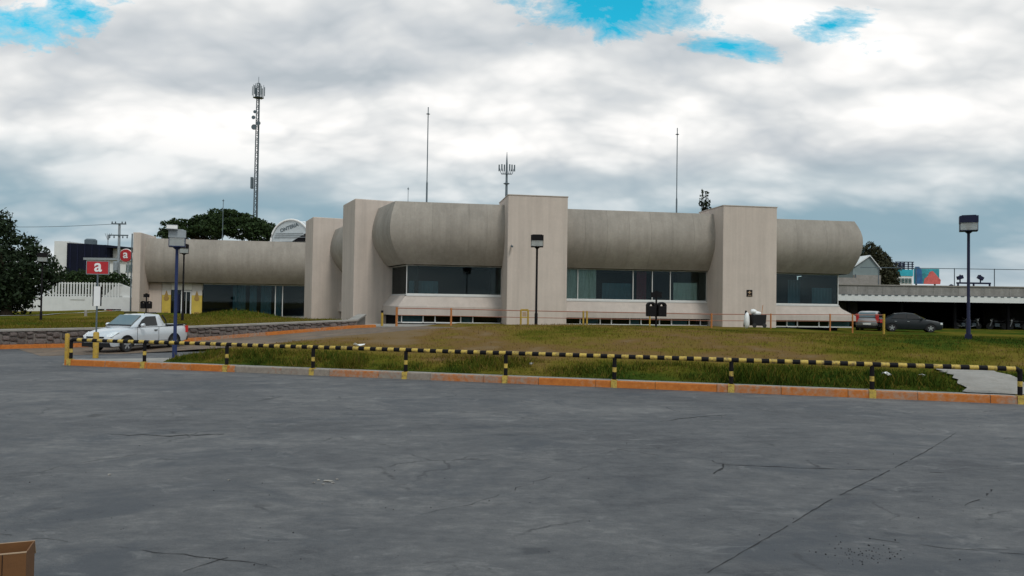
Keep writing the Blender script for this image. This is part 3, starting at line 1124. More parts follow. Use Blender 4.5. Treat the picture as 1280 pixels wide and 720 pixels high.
def panels(par, u0, u1, prof, n, f0=None, f1=None, matr=None, name='drum_panel'):
    """curved facing panels side by side; f0/f1 give the end outline u(v,z)"""
    out = []
    gap = 0.004
    for i in range(n):
        def edge(k, v, z, sgn):
            if k == 0 and f0: return f0(v, z)
            if k == n and f1: return f1(v, z)
            a = f0(v, z) if (f0 and False) else u0
            return lerp(u0, u1, k / n) + sgn * gap
        A = [(edge(i, v, z, 1), v, z) for v, z in prof]
        B = [(edge(i + 1, v, z, -1), v, z) for v, z in prof]
        Ab = [(x, v + 0.22, z) for x, v, z in A]; Bb = [(x, v + 0.22, z) for x, v, z in B]
        mb = MB().grid([A, B])
        m_ = len(A)
        mb.grid([Ab, A]); mb.grid([B, Bb])
        mb.add([A[-1], B[-1], Bb[-1], Ab[-1]], [(0, 1, 2, 3)])
        mb.add([A[0], B[0], Bb[0], Ab[0]], [(0, 1, 2, 3)])
        out.append(mb.build(name, matr or M['drum'], par, smooth=True))
    return out

def drum(parent, u0, u1, zb, zt, n, f0=None, f1=None, name='barrel_wall'):
    d = bpy.data.objects.new(name, None); COL.objects.link(d); d.parent = parent
    prof = drum_profile(zb, zt)
    panels(d, u0, u1, prof, n, f0, f1)
    # dark joint backing behind the panels
    A = [(u0 + 0.05, v + 0.03, z) for v, z in prof]; B = [(u1 - 0.05, v + 0.03, z) for v, z in prof]
    MB().grid([A, B]).build('joint_backing', M['drum'], d, smooth='all')
    # underside
    us0 = f0(3.0, zb) + 0.3 if f0 else u0
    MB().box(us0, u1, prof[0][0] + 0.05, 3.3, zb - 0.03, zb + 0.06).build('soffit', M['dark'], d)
    return d

def window_band(parent, u0, u1, zs, zt, v, cuts, fr=0.055, name='window', kinds=None):
    """strip window between sill and soffit: each light its own window with frame bars and pane"""
    xs = [u0] + list(cuts) + [u1]
    for i, (a, b) in enumerate(zip(xs[:-1], xs[1:])):
        w = bpy.data.objects.new(name, None); COL.objects.link(w); w.parent = parent
        MB().box(a, b, v + 0.02, v + 0.035, zs, zt).build('pane', M['glass'], w)
        mb = MB()
        mb.box(a, b, v - 0.03, v + 0.05, zs - 0.002, zs + fr + 0.03).box(a, b, v - 0.032, v + 0.052, zt - fr, zt + 0.002)
        mb.box(a - fr * 0.5, a + fr * 0.5, v - 0.034, v + 0.054, zs, zt).box(b - fr * 0.5, b + fr * 0.5, v - 0.036, v + 0.056, zs, zt)
        mb.build('frame', M['frame'], w)

def tower(parent, u0, u1, v0, v1, zt, name='tower'):
    t = MB().box(u0, u1, v0, v1, GZ, zt).build(name, M['tower'], parent, bevel=0.05)
    return t

def curtain(parent, u0, u1, v, z0, z1, m):
    n = max(6, int((u1 - u0) / 0.07)); A, B = [], []
    for k in range(n + 1):
        x = lerp(u0, u1, k / n); y = v + 0.035 * math.sin(k * 1.7)
        A.append((x, y, z0)); B.append((x, y, z1))
    MB().grid([A, B]).build('curtain', m, parent, smooth='all', fix=False)

def basement(parent, u0, u1, v, cuts, z0, z1):
    xs = [u0] + list(cuts) + [u1]
    for k, (a, b) in enumerate(zip(xs[:-1], xs[1:])):
        w = bpy.data.objects.new('basement_window', None); COL.objects.link(w); w.parent = parent
        MB().box(a + 0.03, b - 0.03, v + 0.02, v + 0.03, z0, z1).build('pane', M['glass'], w)
        MB().box(a - 0.035, a + 0.035, v - 0.04, v + 0.05, z0, z1).box(a + 0.04, b - 0.04, v - 0.03, v + 0.05, z0 - 0.03, z0 + 0.05).build('frame', M['frame'] if k % 2 == 0 else M['white_paint'], w)
        if k % 3 == 1:
            MB().box(a + 0.05, b - 0.05, v + 0.25, v + 0.27, z0, z1).build('blind', M['curtain2'], w)

T1a, T1b = 0.0, line_u(709, 0)
T2a, T2b = line_u(903.6, 0), line_u(971, 0)
UE = line_u(1066, 1.68)         # right end of the drum at its top

tower(bld, T1a, T1b, 0, 4.2, ZTOW)
tower(bld, T2a, T2b, 0, 4.2, z_on(937, 258.2, 0))
# tower copings
for a, b, z in ((T1a, T1b, ZTOW), (T2a, T2b, z_on(937, 258.2, 0))):
    MB().box(a - 0.03, b + 0.03, -0.03, 4.23, z - 0.02, z + 0.05).build('coping', M['plinth'], bld, bevel=0.015)

# the left flank of the building: frame of the side front
SA = math.atan2(-0.91, 0.41)
E2 = Vector((math.cos(SA), math.sin(SA), 0)); N2 = Vector((-math.sin(SA), math.cos(SA), 0))
O2 = at(443, 300, 54.0); O2 = Vector((O2.x, O2.y, 0))
def mitre_main(v, z=0):          # u on the main front where both fronts meet at inset v
    A = O1 + N1 * v; B = O2 + N2 * v
    det = E1.x * (-E2.y) - E1.y * (-E2.x)
    r = B - A
    return (r.x * (-E2.y) - r.y * (-E2.x)) / det
def mitre_side(v, z=0):
    A = O1 + N1 * v; B = O2 + N2 * v
    p = A + E1 * mitre_main(v)
    return (p - B).dot(E2)

ZTL = ZT + 0.12
UCOR = mitre_main(1.7)
drum(bld, UCOR, T1a + 0.02, ZB, ZTL, 6, f0=mitre_main)
drum(bld, T1b - 0.02, T2a + 0.02, ZB, ZT, 7)
def e_end(v, z):
    t = (z - ZB) / (ZT - ZB)
    return UE + (0.52 * math.sin(min(1, t / 0.62) * math.pi / 2) ** 0.8 * 0.75 + 0.14 if t < 0.62 else 0.53 * math.cos((t - 0.62) / 0.38 * math.pi / 2) ** 0.9)
d3 = drum(bld, T2b - 0.02, UE, ZB, z_on(1010, 274.8, 1.68), 3, f1=e_end)
# return of the right end
prof = drum_profile(ZB, z_on(1010, 274.8, 1.68))
MB().grid([[(e_end(v, z), v, z) for v, z in prof], [(e_end(v, z) - 0.02, 9.0, z) for v, z in prof]]).build('end_wall', M['drum'], d3, smooth='all')

# window bands
um = mitre_main(2.8)
window_band(bld, um, T1a + 0.02, z_on(560, 369, 2.8), ZB - 0.02, 2.8, [])
w2 = [line_u(p, 2.8) for p in (722.5, 791.5, 815.5, 838)]
window_band(bld, T1b - 0.02, T2a + 0.02, ZS, ZB - 0.02, 2.8, w2)
u3e = line_u(1047.5, 2.8)
window_band(bld, T2b - 0.02, u3e, z_on(1010, 381, 2.8), ZB - 0.02, 2.8, [])
MB().box(u3e, u3e + 0.02, 2.83, 8.5, ZS, ZB).build('end_pane', M['glass'], bld)
# light aluminium head and sill strips
for a, b, zs in ((um, T1a, z_on(560, 369, 2.8)), (T1b, T2a, ZS), (T2b, u3e, z_on(1010, 381, 2.8))):
    MB().box(a, b + 0.02, 2.62, 2.90, zs - 0.10, zs - 0.005).build('sill', M['frame'], bld)

# plinths: sloping apron below the sill
def plinth(parent, u0, u1, zs, f0=None, f1=None, end=0.0):
    pr = [(2.66, zs - 0.10), (2.52, zs - 0.28), (2.10, zs - 0.80), (2.08, PB), (2.45, PB)]
    A = [(f0(v, z) if f0 else u0, v, z) for v, z in pr]; B = [(f1(v, z) if f1 else u1, v, z) for v, z in pr]
    mb = MB().grid([A, B])
    if end:
        mb.add([B[0], B[1], B[2], B[3], (B[3][0], 9, PB), (B[2][0], 9, B[2][2]), (B[1][0], 9, B[1][2]), (B[0][0], 9, B[0][2])], [(0, 1, 6, 7), (1, 2, 5, 6), (2, 3, 4, 5)])
    mb.build('plinth', M['plinth'], parent, smooth=True)
plinth(bld, 0, T1a + 0.02, z_on(560, 369, 2.8), f0=mitre_main)
plinth(bld, T1b - 0.02, T2a + 0.02, ZS)
pe = lambda v, z: u3e + (0.05 if v > 2.6 else 0.18 if v > 2.4 else 1.02)
plinth(bld, T2b - 0.02, u3e, z_on(1010, 381, 2.8), f1=pe, end=1)
BZ0, BZ1 = 0.80, PB - 0.02
basement(bld, mitre_main(2.4), T1a, 2.4, [line_u(p, 2.4) for p in (498, 530, 545, 577, 592)], BZ0, BZ1)
basement(bld, T1b, T2a, 2.4, [line_u(p, 2.4) for p in (726, 751, 765, 788, 802, 825, 840, 862, 876)], BZ0, BZ1)
basement(bld, T2b, u3e + 0.9, 2.4, [line_u(p, 2.4) for p in (984, 997, 1024, 1037)], BZ0, BZ1)
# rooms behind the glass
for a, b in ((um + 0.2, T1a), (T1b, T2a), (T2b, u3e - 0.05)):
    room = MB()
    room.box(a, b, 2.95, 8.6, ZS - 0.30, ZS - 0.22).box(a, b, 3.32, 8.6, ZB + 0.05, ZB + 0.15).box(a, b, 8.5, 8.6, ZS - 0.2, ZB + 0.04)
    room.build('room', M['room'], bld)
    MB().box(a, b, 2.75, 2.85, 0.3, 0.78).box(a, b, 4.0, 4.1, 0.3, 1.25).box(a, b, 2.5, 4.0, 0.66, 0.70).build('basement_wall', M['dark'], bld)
curtain(bld, T1b + 0.05, line_u(745, 3.0), 2.93, ZS, ZB - 0.05, M['curtain'])
curtain(bld, line_u(753, 3.6), line_u(790, 3.6), 3.6, ZS, ZS + 1.25, M['curtain2'])
curtain(bld, line_u(842, 2.95), line_u(871, 2.95), 2.95, ZS, ZS + 1.35, M['curtain'])
curtain(bld, line_u(796, 2.97), line_u(808, 2.97), 2.97, ZS, ZB - 0.1, M['red_curtain'])
curtain(bld, line_u(512, 3.8), line_u(548, 3.8), 3.8, ZS, ZS + 1.15, M['curtain2'])
curtain(bld, line_u(1015, 3.6), line_u(1043, 3.6), 3.6, ZS, ZS + 1.2, M['curtain2'])
curtain(bld, line_u(985, 5.0), line_u(1000, 5.0), 5.0, ZS, ZB - 0.4, M['curtain2'])
# roof slab and core
ru0 = mitre_main(2.2)
MB().box(ru0 + 0.5, UE - 0.1, 2.05, 26, ZT - 1.0, ZT - 0.45).box(ru0 + 1.5, UE - 0.4, 3.2, 26, ZB + 0.2, ZT - 1.05).build('roof_slab', M['plinth'], bld)
MB().box(ru0 + 2.0, UE - 0.5, 8.7, 25.5, 0.3, ZB + 0.19).build('core', M['plinth'], bld)
# bullet camera on the first tower
MB().tube([(0.25, -0.12, z_on(637, 308, 0)), (0.25, -0.42, z_on(637, 308, 0) - 0.03)], 0.07, 8).tube([(0.25, 0.02, z_on(637, 308, 0) + 0.1), (0.25, -0.18, z_on(637, 308, 0) + 0.02)], 0.03, 6).build('security_camera', M['steel_dk'], bld, smooth=True)
# cross plaque on the second tower
px_, pz_ = line_u(937, 0), z_on(937, 366.5, 0)
pq = MB().box(px_ - 0.21, px_ + 0.21, -0.03, 0.0, pz_ - 0.23, pz_ + 0.23).build('plaque', M['black'], bld)
mb = MB()
mb.box(px_ - 0.13, px_ + 0.13, -0.036, -0.03, pz_ + 0.02, pz_ + 0.09).box(px_ - 0.035, px_ + 0.035, -0.038, -0.03, pz_ - 0.05, pz_ + 0.16)
mb.box(px_ - 0.13, px_ + 0.13, -0.036, -0.03, pz_ - 0.15, pz_ - 0.125).box(px_ - 0.13, px_ + 0.13, -0.036, -0.03, pz_ - 0.195, pz_ - 0.175)
mb.build('emblem', M['card_in'], pq)

# side front (left flank), same section, receding
side = bpy.data.objects.new('side_front', None); COL.objects.link(side); side.parent = bld
side.matrix_parent_inverse = Matrix()
rel = (Matrix.Translation(O1) @ Matrix.Rotation(FA, 4, 'Z')).inverted() @ (Matrix.Translation(O2) @ Matrix.Rotation(SA, 4, 'Z'))
side.matrix_local = rel
zL1 = at(443, 248, 54.0).z
MB().box(-4.1, 0, 0, 4.2, GZ, zL1).build('tower', M['tower'], side, bevel=0.05)
zL2 = at(391, 271, 68.0).z
O3 = at(391, 300, 68.0)
uL2 = (Vector((O3.x, O3.y, 0)) - O2).dot(E2); vL2 = (Vector((O3.x, O3.y, 0)) - O2).dot(N2)
MB().box(uL2 - 4.1, uL2, vL2, vL2 + 4.4, GZ, zL2).build('tower', M['tower'], side, bevel=0.05)
def sdrum(u0, u1, n, f1=None):
    pr = drum_profile(ZB, ZTL if f1 else ZT - 0.1)
    panels(side, u0, u1, pr, n, None, f1)
    A = [(u0, v + 0.12, z) for v, z in pr]; B = [(u1 - 0.3, v + 0.12, z) for v, z in pr]
    MB().grid([A, B]).build('joint_backing', M['plinth'], side, smooth='all')
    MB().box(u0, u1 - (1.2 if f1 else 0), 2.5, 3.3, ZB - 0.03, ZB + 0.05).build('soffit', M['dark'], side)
us = mitre_side(1.7)
sdrum(-0.02, us, 2, mitre_side)
sdrum(uL2 - 0.02, -4.08, 6)
for a, b, f in ((-0.02, mitre_side(2.8), mitre_side), (uL2, -4.08, None)):
    zs = z_on(560, 369, 2.8)
    MB().box(a, b, 2.80, 2.82, zs, ZB - 0.02).build('pane', M['glass'], side)
    MB().box(a, b, 2.74, 2.86, zs - 0.06, zs + 0.04).box(a, b, 2.75, 2.85, ZB - 0.10, ZB - 0.03).build('frame', M['frame'], side)
    MB().box(a, b - (0.2 if f else 0), 3.6, 3.7, zs - 0.2, ZB).build('room', M['room'], side)
    pr = [(2.66, zs - 0.06), (2.52, zs - 0.28), (2.10, zs - 0.80), (2.08, PB), (2.45, PB)]
    MB().grid([[(a, v, z) for v, z in pr], [((f(v) if f else b), v, z) for v, z in pr]]).build('plinth', M['plinth'], side, smooth=True)
    MB().box(a, b, 2.4, 2.5, 0.4, PB).build('basement_wall', M['dark'], side)

# concrete apron along the foot of the building
ap = MB().box(mitre_main(-2.6), T2a, -3.4, 2.3, 0.2, 0.70).build('building_apron', M['conc'], None, (O1.x, O1.y, 0), FA)
struct(ap)

# ------------------------------------------------------------------ the set-back wing on the left
O4 = at(176, 300, 75.0); O4 = Vector((O4.x, O4.y, 0))
FB = R(9.0)
E4 = Vector((math.cos(FB), math.sin(FB), 0)); N4 = Vector((-math.sin(FB), math.cos(FB), 0))
L4 = lambda px, v: line_u(px, v, O4, E4, N4)
Z4 = lambda px, py, v: z_on(px, py, v, O4, E4, N4)
wing = thing('entrance_wing', 'set-back wing with barrel upper wall over dark glass and yellow entrance panels', 'building', (O4.x, O4.y, 0), FB)
wzt, wzb, wg = Z4(300, 300.8, 1.7), Z4(300, 354.5, 2.7), 0.45
tl = L4(165.5, 0)
MB().box(tl, 0, 0, 5, 0.2, Z4(176, 290.5, 0)).build('tower', M['tower'], wing, bevel=0.05)
wr = L4(385, 2.0)
drum(wing, -0.02, wr, wzb, wzt, 9)
MB().box(tl + 0.1, wr, 2.05, 18, wzt - 1.0, wzt - 0.4).box(0.1, wr, 3.2, 18, wzb + 0.2, wzt - 1.05).build('roof_slab', M['plinth'], wing)
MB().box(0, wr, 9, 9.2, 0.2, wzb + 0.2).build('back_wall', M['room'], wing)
MB().box(-0.02, wr, 2.7, 9, 0.2, 0.5).build('floor_slab', M['conc'], wing)
# wall bay left of the door, pale entrance bay, glass front
V4 = 3.1
MB().box(-0.02, L4(203, V4), V4, V4 + 0.3, 0.3, wzb).build('wall', M['tower'], wing)
MB().box(L4(203, V4), L4(254, V4), V4 + 0.12, V4 + 0.3, wzb - 0.75, wzb).build('door_head', M['curtain'], wing)
ypan = mat('yellow_poster_paint', (0.50, 0.37, 0.06), 0.6, var=0.1, scale=2)
ypale = mat('poster_pale', (0.52, 0.50, 0.46), 0.7, var=0.06, scale=2)
orng = mat('poster_ochre', (0.30, 0.19, 0.05), 0.7, var=0.1, scale=3)
for a, b in ((203.5, 214.5), (240.5, 253.5)):
    ua, ub = L4(a, V4), L4(b, V4)
    mid = lerp(0.5, wzb, 0.62)
    p_ = MB().box(ua, ub, V4, V4 + 0.1, 0.5, mid, 0).box(ua, ub, V4, V4 + 0.1, mid, wzb - 0.05, 1).build('entrance_panel', [ypan, ypale], wing)
    uc = (ua + ub) / 2
    MB().lathe([(0.24, -0.02), (0.26, 0.0)], 14, 'Y', Matrix.Translation((uc, V4 - 0.012, mid - 0.35))).box(uc - 0.22, uc + 0.22, V4 - 0.02, V4 - 0.003, 0.72, 0.86).prism([(uc - 0.2, mid - 0.1), (uc + 0.2, mid - 0.1), (uc, mid + 0.5)], V4 - 0.02, V4 - 0.003).build('print', orng, p_)
dr = bpy.data.objects.new('door', None); COL.objects.link(dr); dr.parent = wing
da, db = L4(227, V4), L4(240, V4)
MB().box(da + 0.1, db - 0.1, V4 + 0.16, V4 + 0.18, 0.5, wzb - 0.85).build('pane', M['glass'], dr)
MB().box(da, da + 0.12, V4 + 0.1, V4 + 0.25, 0.5, wzb - 0.8).box(db - 0.12, db, V4 + 0.1, V4 + 0.25, 0.5, wzb - 0.8).box(da + 0.12, db - 0.12, V4 + 0.1, V4 + 0.25, wzb - 0.95, wzb - 0.8).build('frame', M['white_paint'], dr)
MB().box(lerp(da, db, .5) - 0.03, lerp(da, db, .5) + 0.03, V4 + 0.06, V4 + 0.15, 0.5, wzb - 0.95).build('meeting_stile', M['frame'], dr)
MB().box(L4(215, V4), L4(226.5, V4), V4 + 0.14, V4 + 0.2, 0.5, wzb - 0.8).build('side_pane', M['glass'], wing)
sgn = MB().box(L4(218.5, V4), L4(225.5, V4), V4 + 0.02, V4 + 0.06, 0.9, 2.7).build('notice_board', M['navy'], wing)
cuts = [L4(p, V4) for p in (254.5, 345, 354, 386)]
for k, (a, b) in enumerate(zip(cuts[:-1], cuts[1:])):
    w = bpy.data.objects.new('window', None); COL.objects.link(w); w.parent = wing
    MB().box(a, b, V4 + 0.1, V4 + 0.12, 0.52, wzb - 0.1).build('pane', M['glass'], w)
    MB().box(b - 0.04, b + 0.04, V4 + 0.04, V4 + 0.18, 0.5, wzb - 0.05).box(a + 0.04, b - 0.04, V4 + 0.05, V4 + 0.17, wzb - 0.14, wzb - 0.03).build('frame', M['frame'], w)
for a, b in ((292, 308), (313, 322), (327, 340), (344, 353)):
    curtain(wing, L4(a, 4.2), L4(b, 4.2), 4.2, 0.6, wzb - 0.15, M['curtain2'])
MB().box(L4(198, 2.3), L4(254, 2.3), 1.6, 3.1, 0.2, 0.52).build('step', M['conc'], wing)
# wall-mounted lamp and pole line at the wing's corner
MB().tube([(tl - 0.18, 0.3, 0.3), (tl - 0.18, 0.3, Z4(165, 292, 0.3))], 0.06, 8).build('downpipe', M['steel_dk'], wing)

# ------------------------------------------------------------------ handrails in front of the building
hr = thing('handrail', 'thin orange pipe handrail with yellow posts in front of the barrel building', 'handrail', (O1.x, O1.y, 0), FA)
VR = -3.0
def hz(px): return 0.75
hps = [(497, 'orange_rail', 0.07), (565, 'orange_rail', 0.06), (652, 'yellow', 0.06), (661, 'yellow', 0.06), (730, 'yellow', 0.06), (734.5, 'yellow', 0.06), (813, 'yellow', 0.05), (890, 'orange_rail', 0.06), (964, 'orange_rail', 0.05), (1038, 'orange_rail', 0.05), (1066, 'orange_rail', 0.05), (1105, 'yellow', 0.08)]
def rail_z(px): return float(np.interp(px, [477, 565, 640, 813, 890, 1105], [384, 385.5, 387.3, 390.5, 392, 393]))
def pz(px, py): return z_on(px, py, VR)
for px, m_, r in hps:
    u = line_u(px, VR)
    MB().tube([(u, VR, 0.4), (u, VR, pz(px, rail_z(px)) + 0.02)], r, 8).build('post', M[m_], hr, smooth=True)
for a, b in zip(hps[:-1], hps[1:]):
    ua, ub = line_u(a[0], VR), line_u(b[0], VR)
    za, zb_ = pz(a[0], rail_z(a[0])), pz(b[0], rail_z(b[0]))
    MB().tube([(ua, VR, za - 0.04), (ub, VR, zb_ - 0.04)], 0.026, 6).build('top_rail', M['redbrown'], hr, smooth=True)
    MB().tube([(ua, VR, za - 0.46), (ub, VR, zb_ - 0.46)], 0.02, 6).build('lower_rail', M['redbrown'], hr, smooth=True)
u1_, u2_ = line_u(652, VR), line_u(661, VR)
MB().box(u1_, u2_, VR - 0.03, VR + 0.03, pz(656, 388.5), pz(656, 386.3)).box(u1_, u2_, VR - 0.03, VR + 0.03, pz(656, 397.5), pz(656, 396)).build('gate_bar', M['yellow'], hr)
MB().box(u1_ + 0.1, u2_ - 0.1, VR - 0.02, VR + 0.01, pz(656, 395.5), pz(656, 390)).build('gate_sign', M['card_in'], hr)
p = at(477.5, 404, 46.0)
t = thing('marker_post', 'short yellow marker post standing alone beside the building corner', 'post', (p.x, p.y, 0.7))
MB().lathe([(0.075, -0.3), (0.075, 0.9), (0.05, 0.93)], 12).build('tube', M['yellow'], t, smooth=True)
MB().lathe([(0.078, 0.80), (0.079, 0.94)], 12).build('top_band', M['black'], t, smooth=True)

# ------------------------------------------------------------------ lamp posts
def lamp(px, py_base, py_top, Y, label, colm, zbase=None, headw=0.58, extra=False):
    b = at(px, py_base, Y)
    zb_ = b.z if zbase is None else zbase
    H = at(px, py_top, Y).z - zb_
    t = thing('street_lamp', label, 'street lamp', (b.x, b.y, zb_), rz=-math.atan2(b.x, b.y) * 0.9, group='square-headed lamp posts')
    hw = headw / 2
    MB().lathe([(0.075, -0.3), (0.075, 0.5), (0.055, 0.55), (0.048, H - 0.62)], 12).build('pole', colm, t, smooth=True)
    MB().box(-0.11, 0.11, -0.11, 0.11, -0.3, -0.02).build('base_plate', colm, t)
    MB().lathe([(0.06, H - 0.66), (0.13, H - 0.60), (0.13, H - 0.57)], 12).box(-hw, hw, -hw, hw, H - 0.58, H - 0.555).build('head_base', colm, t)
    MB().box(-hw - 0.01, hw + 0.01, -hw - 0.01, hw + 0.01, H - 0.28, H - 0.03).box(-hw + 0.06, hw - 0.06, -hw + 0.06, hw - 0.06, H - 0.03, H).build('head_cap', M['steel'] if extra else colm, t)
    for k in range(4):
        MB().box(-hw + 0.012, hw - 0.012, -hw + 0.004, -hw + 0.012, H - 0.555, H - 0.28).build('glass_pane', M['frost'], t, rz=k * math.pi / 2)
    for sx in (-1, 1):
        for sy in (-1, 1):
            MB().cbox((sx * (hw - 0.008), sy * (hw - 0.008), H - 0.418), (0.018, 0.018, 0.276)).build('corner_bar', colm, t)
    MB().lathe([(0.05, H - 0.55), (0.055, H - 0.50), (0.10, H - 0.42), (0.09, H - 0.34), (0.04, H - 0.28)], 12).build('lamp_bulb', M['white'], t, smooth=True)
    MB().lathe([(0.12, H - 0.33), (0.22, H - 0.285)], 14).build('reflector', M['white'], t, smooth=True)
    if extra:
        f = MB().box(-0.32, 0.02, -0.42, -0.22, H - 0.03, H + 0.12).build('floodlight', M['steel'], t)
        MB().box(-0.31, 0.01, -0.43, -0.42, H - 0.01, H + 0.10).build('lens', M['white'], f)
        MB().tube([(-0.15, -0.32, H - 0.06), (-0.15, -0.1, H - 0.02)], 0.02, 6).build('bracket', M['steel'], f)
    return t
lamp(218, 448, 287, 25.2, 'blue lamp post with a floodlight on its glass head, rising from the kerb weeds', M['blue'], headw=0.5, extra=True)
lamp(228, 400, 305, 46, 'slim black lamp post on the raised lawn in front of the wing entrance', M['black'], headw=0.5)
lamp(51, 400, 316, 48, 'lamp post half hidden against the dark spreading tree', M['black'], headw=0.55)
lamp(670, 405.5, 293.5, 36, 'black lamp post on the lawn in front of the widest beige tower', M['black'])
lamp(1210.5, 417, 269.5, 28, 'tall navy lamp post on the lawn in front of the dark carport', M['navy'])

# ------------------------------------------------------------------ twin litter bins
def twin_bins(px, py_b, py_t, Y, label, zb_, sc=1.0):
    b = at(px, py_b, Y)
    top = at(px, py_t, Y).z
    t = thing('twin_litter_bin', label, 'litter bin', (b.x, b.y, zb_), rz=R(6), group='twin litter bins on posts')
    H = top - zb_
    MB().lathe([(0.12, -0.3), (0.12, 0.02), (0.05, 0.06), (0.045, H)], 10).build('post', M['black'], t, smooth=True)
    for sx in (-1, 1):
        c = sx * 0.27 * sc
        bn = bpy.data.objects.new('bin', None); COL.objects.link(bn); bn.parent = t
        w = 0.215 * sc; z0 = 0.32 * H; z1 = z0 + 0.52 * sc
        MB().prism([(c - w * 0.96, z0), (c + w * 0.96, z0), (c + w, z1), (c - w, z1)], -0.2 * sc, 0.2 * sc).build('body', M['black'], bn, bevel=0.02)
        # hood: half ring with the opening showing through
        mb = MB(); na = 12
        for k in range(na):
            a0, a1 = math.pi * k / na, math.pi * (k + 1) / na
            ro, ri = w, w * 0.52
            poly = [(c + ro * math.cos(a0), z1 + ro * 0.95 * math.sin(a0)), (c + ro * math.cos(a1), z1 + ro * 0.95 * math.sin(a1)), (c + ri * math.cos(a1), z1 + ri * math.sin(a1)), (c + ri * math.cos(a0), z1 + ri * math.sin(a0))]
            mb.prism(poly, -0.2 * sc, 0.2 * sc)
        mb.build('hood', M['black'], bn)
    MB().cbox((0, 0, H - 0.10), (0.55 * sc, 0.05, 0.26)).cbox((0, 0, H + 0.05), (0.2 * sc, 0.05, 0.08)).build('sign_plate', M['black'], t)
    return t
twin_bins(820, 409, 366, 38, 'black twin litter bin on a post in front of the strip window', at(820, 409.5, 38).z)
twin_bins(182.5, 393, 368, 62, 'black twin litter bin on a post beside the wing tower', at(182.5, 394, 62).z, sc=0.85)

# ------------------------------------------------------------------ refuse by the second tower
p = at(946, 409.5, 45.5)
t = thing('refuse_cart', 'black refuse cart heaped with white sacks at the foot of the second tower', 'refuse cart', (p.x, p.y, p.z), FA)
MB().prism([(-0.36, 0.12), (0.42, 0.12), (0.48, 0.78), (-0.42, 0.78)], -0.3, 0.3).build('tub', M['plastic'], t, bevel=0.03)
for sx in (-0.3, 0.34):
    MB().lathe([(0.12, -0.03), (0.13, 0.0), (0.12, 0.03)], 12, 'Y', Matrix.Translation((sx, -0.3, 0.13))).build('wheel', M['rubber'], t, smooth=True)
def sack(c, r, par, seed):
    bm = bmesh.new(); bmesh.ops.create_icosphere(bm, subdivisions=2, radius=1)
    for v in bm.verts:
        k = 1 + 0.22 * mnoise.noise(v.co * 2 + Vector((seed, 0, 0)))
        v.co = Vector((v.co.x * r[0] * k, v.co.y * r[1] * k, v.co.z * r[2] * k)) + Vector(c)
    me = bpy.data.meshes.new('sack'); bm.to_mesh(me); bm.free(); me.materials.append(M['white'])
    me.polygons.foreach_set('use_smooth', [True] * len(me.polygons))
    return obj('sack', me, par)
sack((-0.05, 0, 0.84), (0.30, 0.24, 0.15), t, 1); sack((-0.25, -0.05, 0.95), (0.18, 0.2, 0.16), t, 5)
t2 = tag(sack((p.x - 0.62, p.y - 0.1, p.z + 0.42), (0.17, 0.18, 0.50), None, 9), 'slumped white sack leaning beside the black refuse cart', 'sack')
t2.name = 'refuse_sack'
MB().tube([(-0.75, 0.1, 0.05), (-0.62, 0.15, 1.0)], 0.06, 8).build('push_handle', M['plastic'], t)
b = thing('broom', 'wooden broom handle standing up out of the black refuse cart', 'broom', (p.x + 0.25, p.y, p.z + 0.5))
MB().tube([(0, 0, 0), (0.12, 0.05, 0.85)], 0.018, 6).build('handle', M['orange_rail'], b)
MB().prism([(-0.15, -0.12), (0.15, -0.12), (0.08, 0.02), (-0.08, 0.02)], -0.03, 0.03).build('brush', M['redbrown'], b)

# ------------------------------------------------------------------ red signs
def letter(body, size, m_, parent, loc, rot=(R(90), 0, 0), name='lettering'):
    me = text_mesh(body, size, 0.006)
    me.materials.clear(); me.materials.append(m_)
    o = obj(name, me, parent, loc)
    o.rotation_euler = rot
    return o
Ys = SIGNP.y
sg = thing('bus_stop_sign', 'red rectangular sign with a white letter a on a thin pole beside the pickup', 'sign', SIGNP, rz=R(4))
ztop, zbot = at(120, 326.8, Ys).z - SIGNP.z, at(120, 342.3, Ys).z - SIGNP.z
wS = 26 / FPX * Ys / 2
MB().tube([(0, 0, 0.8), (0, 0, zbot)], 0.03, 8).build('pole', M['steel_dk'], sg)
MB().lathe([(0.095, -0.1), (0.095, 0.78), (0.07, 0.82)], 14).build('base_sleeve', M['yellow'], sg, smooth=True)
bd = MB().box(-wS, wS, -0.03, 0.03, zbot, ztop).build('board', M['red'], sg, bevel=0.01)
MB().box(-wS - 0.02, -wS, -0.035, 0.035, zbot - 0.02, ztop + 0.02).box(wS, wS + 0.02, -0.035, 0.035, zbot - 0.02, ztop + 0.02).box(-wS, wS, -0.035, 0.035, ztop, ztop + 0.02).box(-wS, wS, -0.035, 0.035, zbot - 0.02, zbot).build('board_frame', M['steel'], bd)
letter('a', 0.62, M['white'], bd, (0.02, -0.036, (ztop + zbot) / 2 + 0.055))
za, zb_ = at(121, 358, Ys).z - SIGNP.z, at(121, 382.5, Ys).z - SIGNP.z
MB().box(-0.10, 0.13, -0.045, -0.02, zb_, za).build('notice_plate', M['white'], sg)
MB().box(-0.13, -0.10, -0.05, -0.01, zb_, za).box(0.13, 0.16, -0.05, -0.01, zb_, za).build('notice_frame', M['black'], sg)

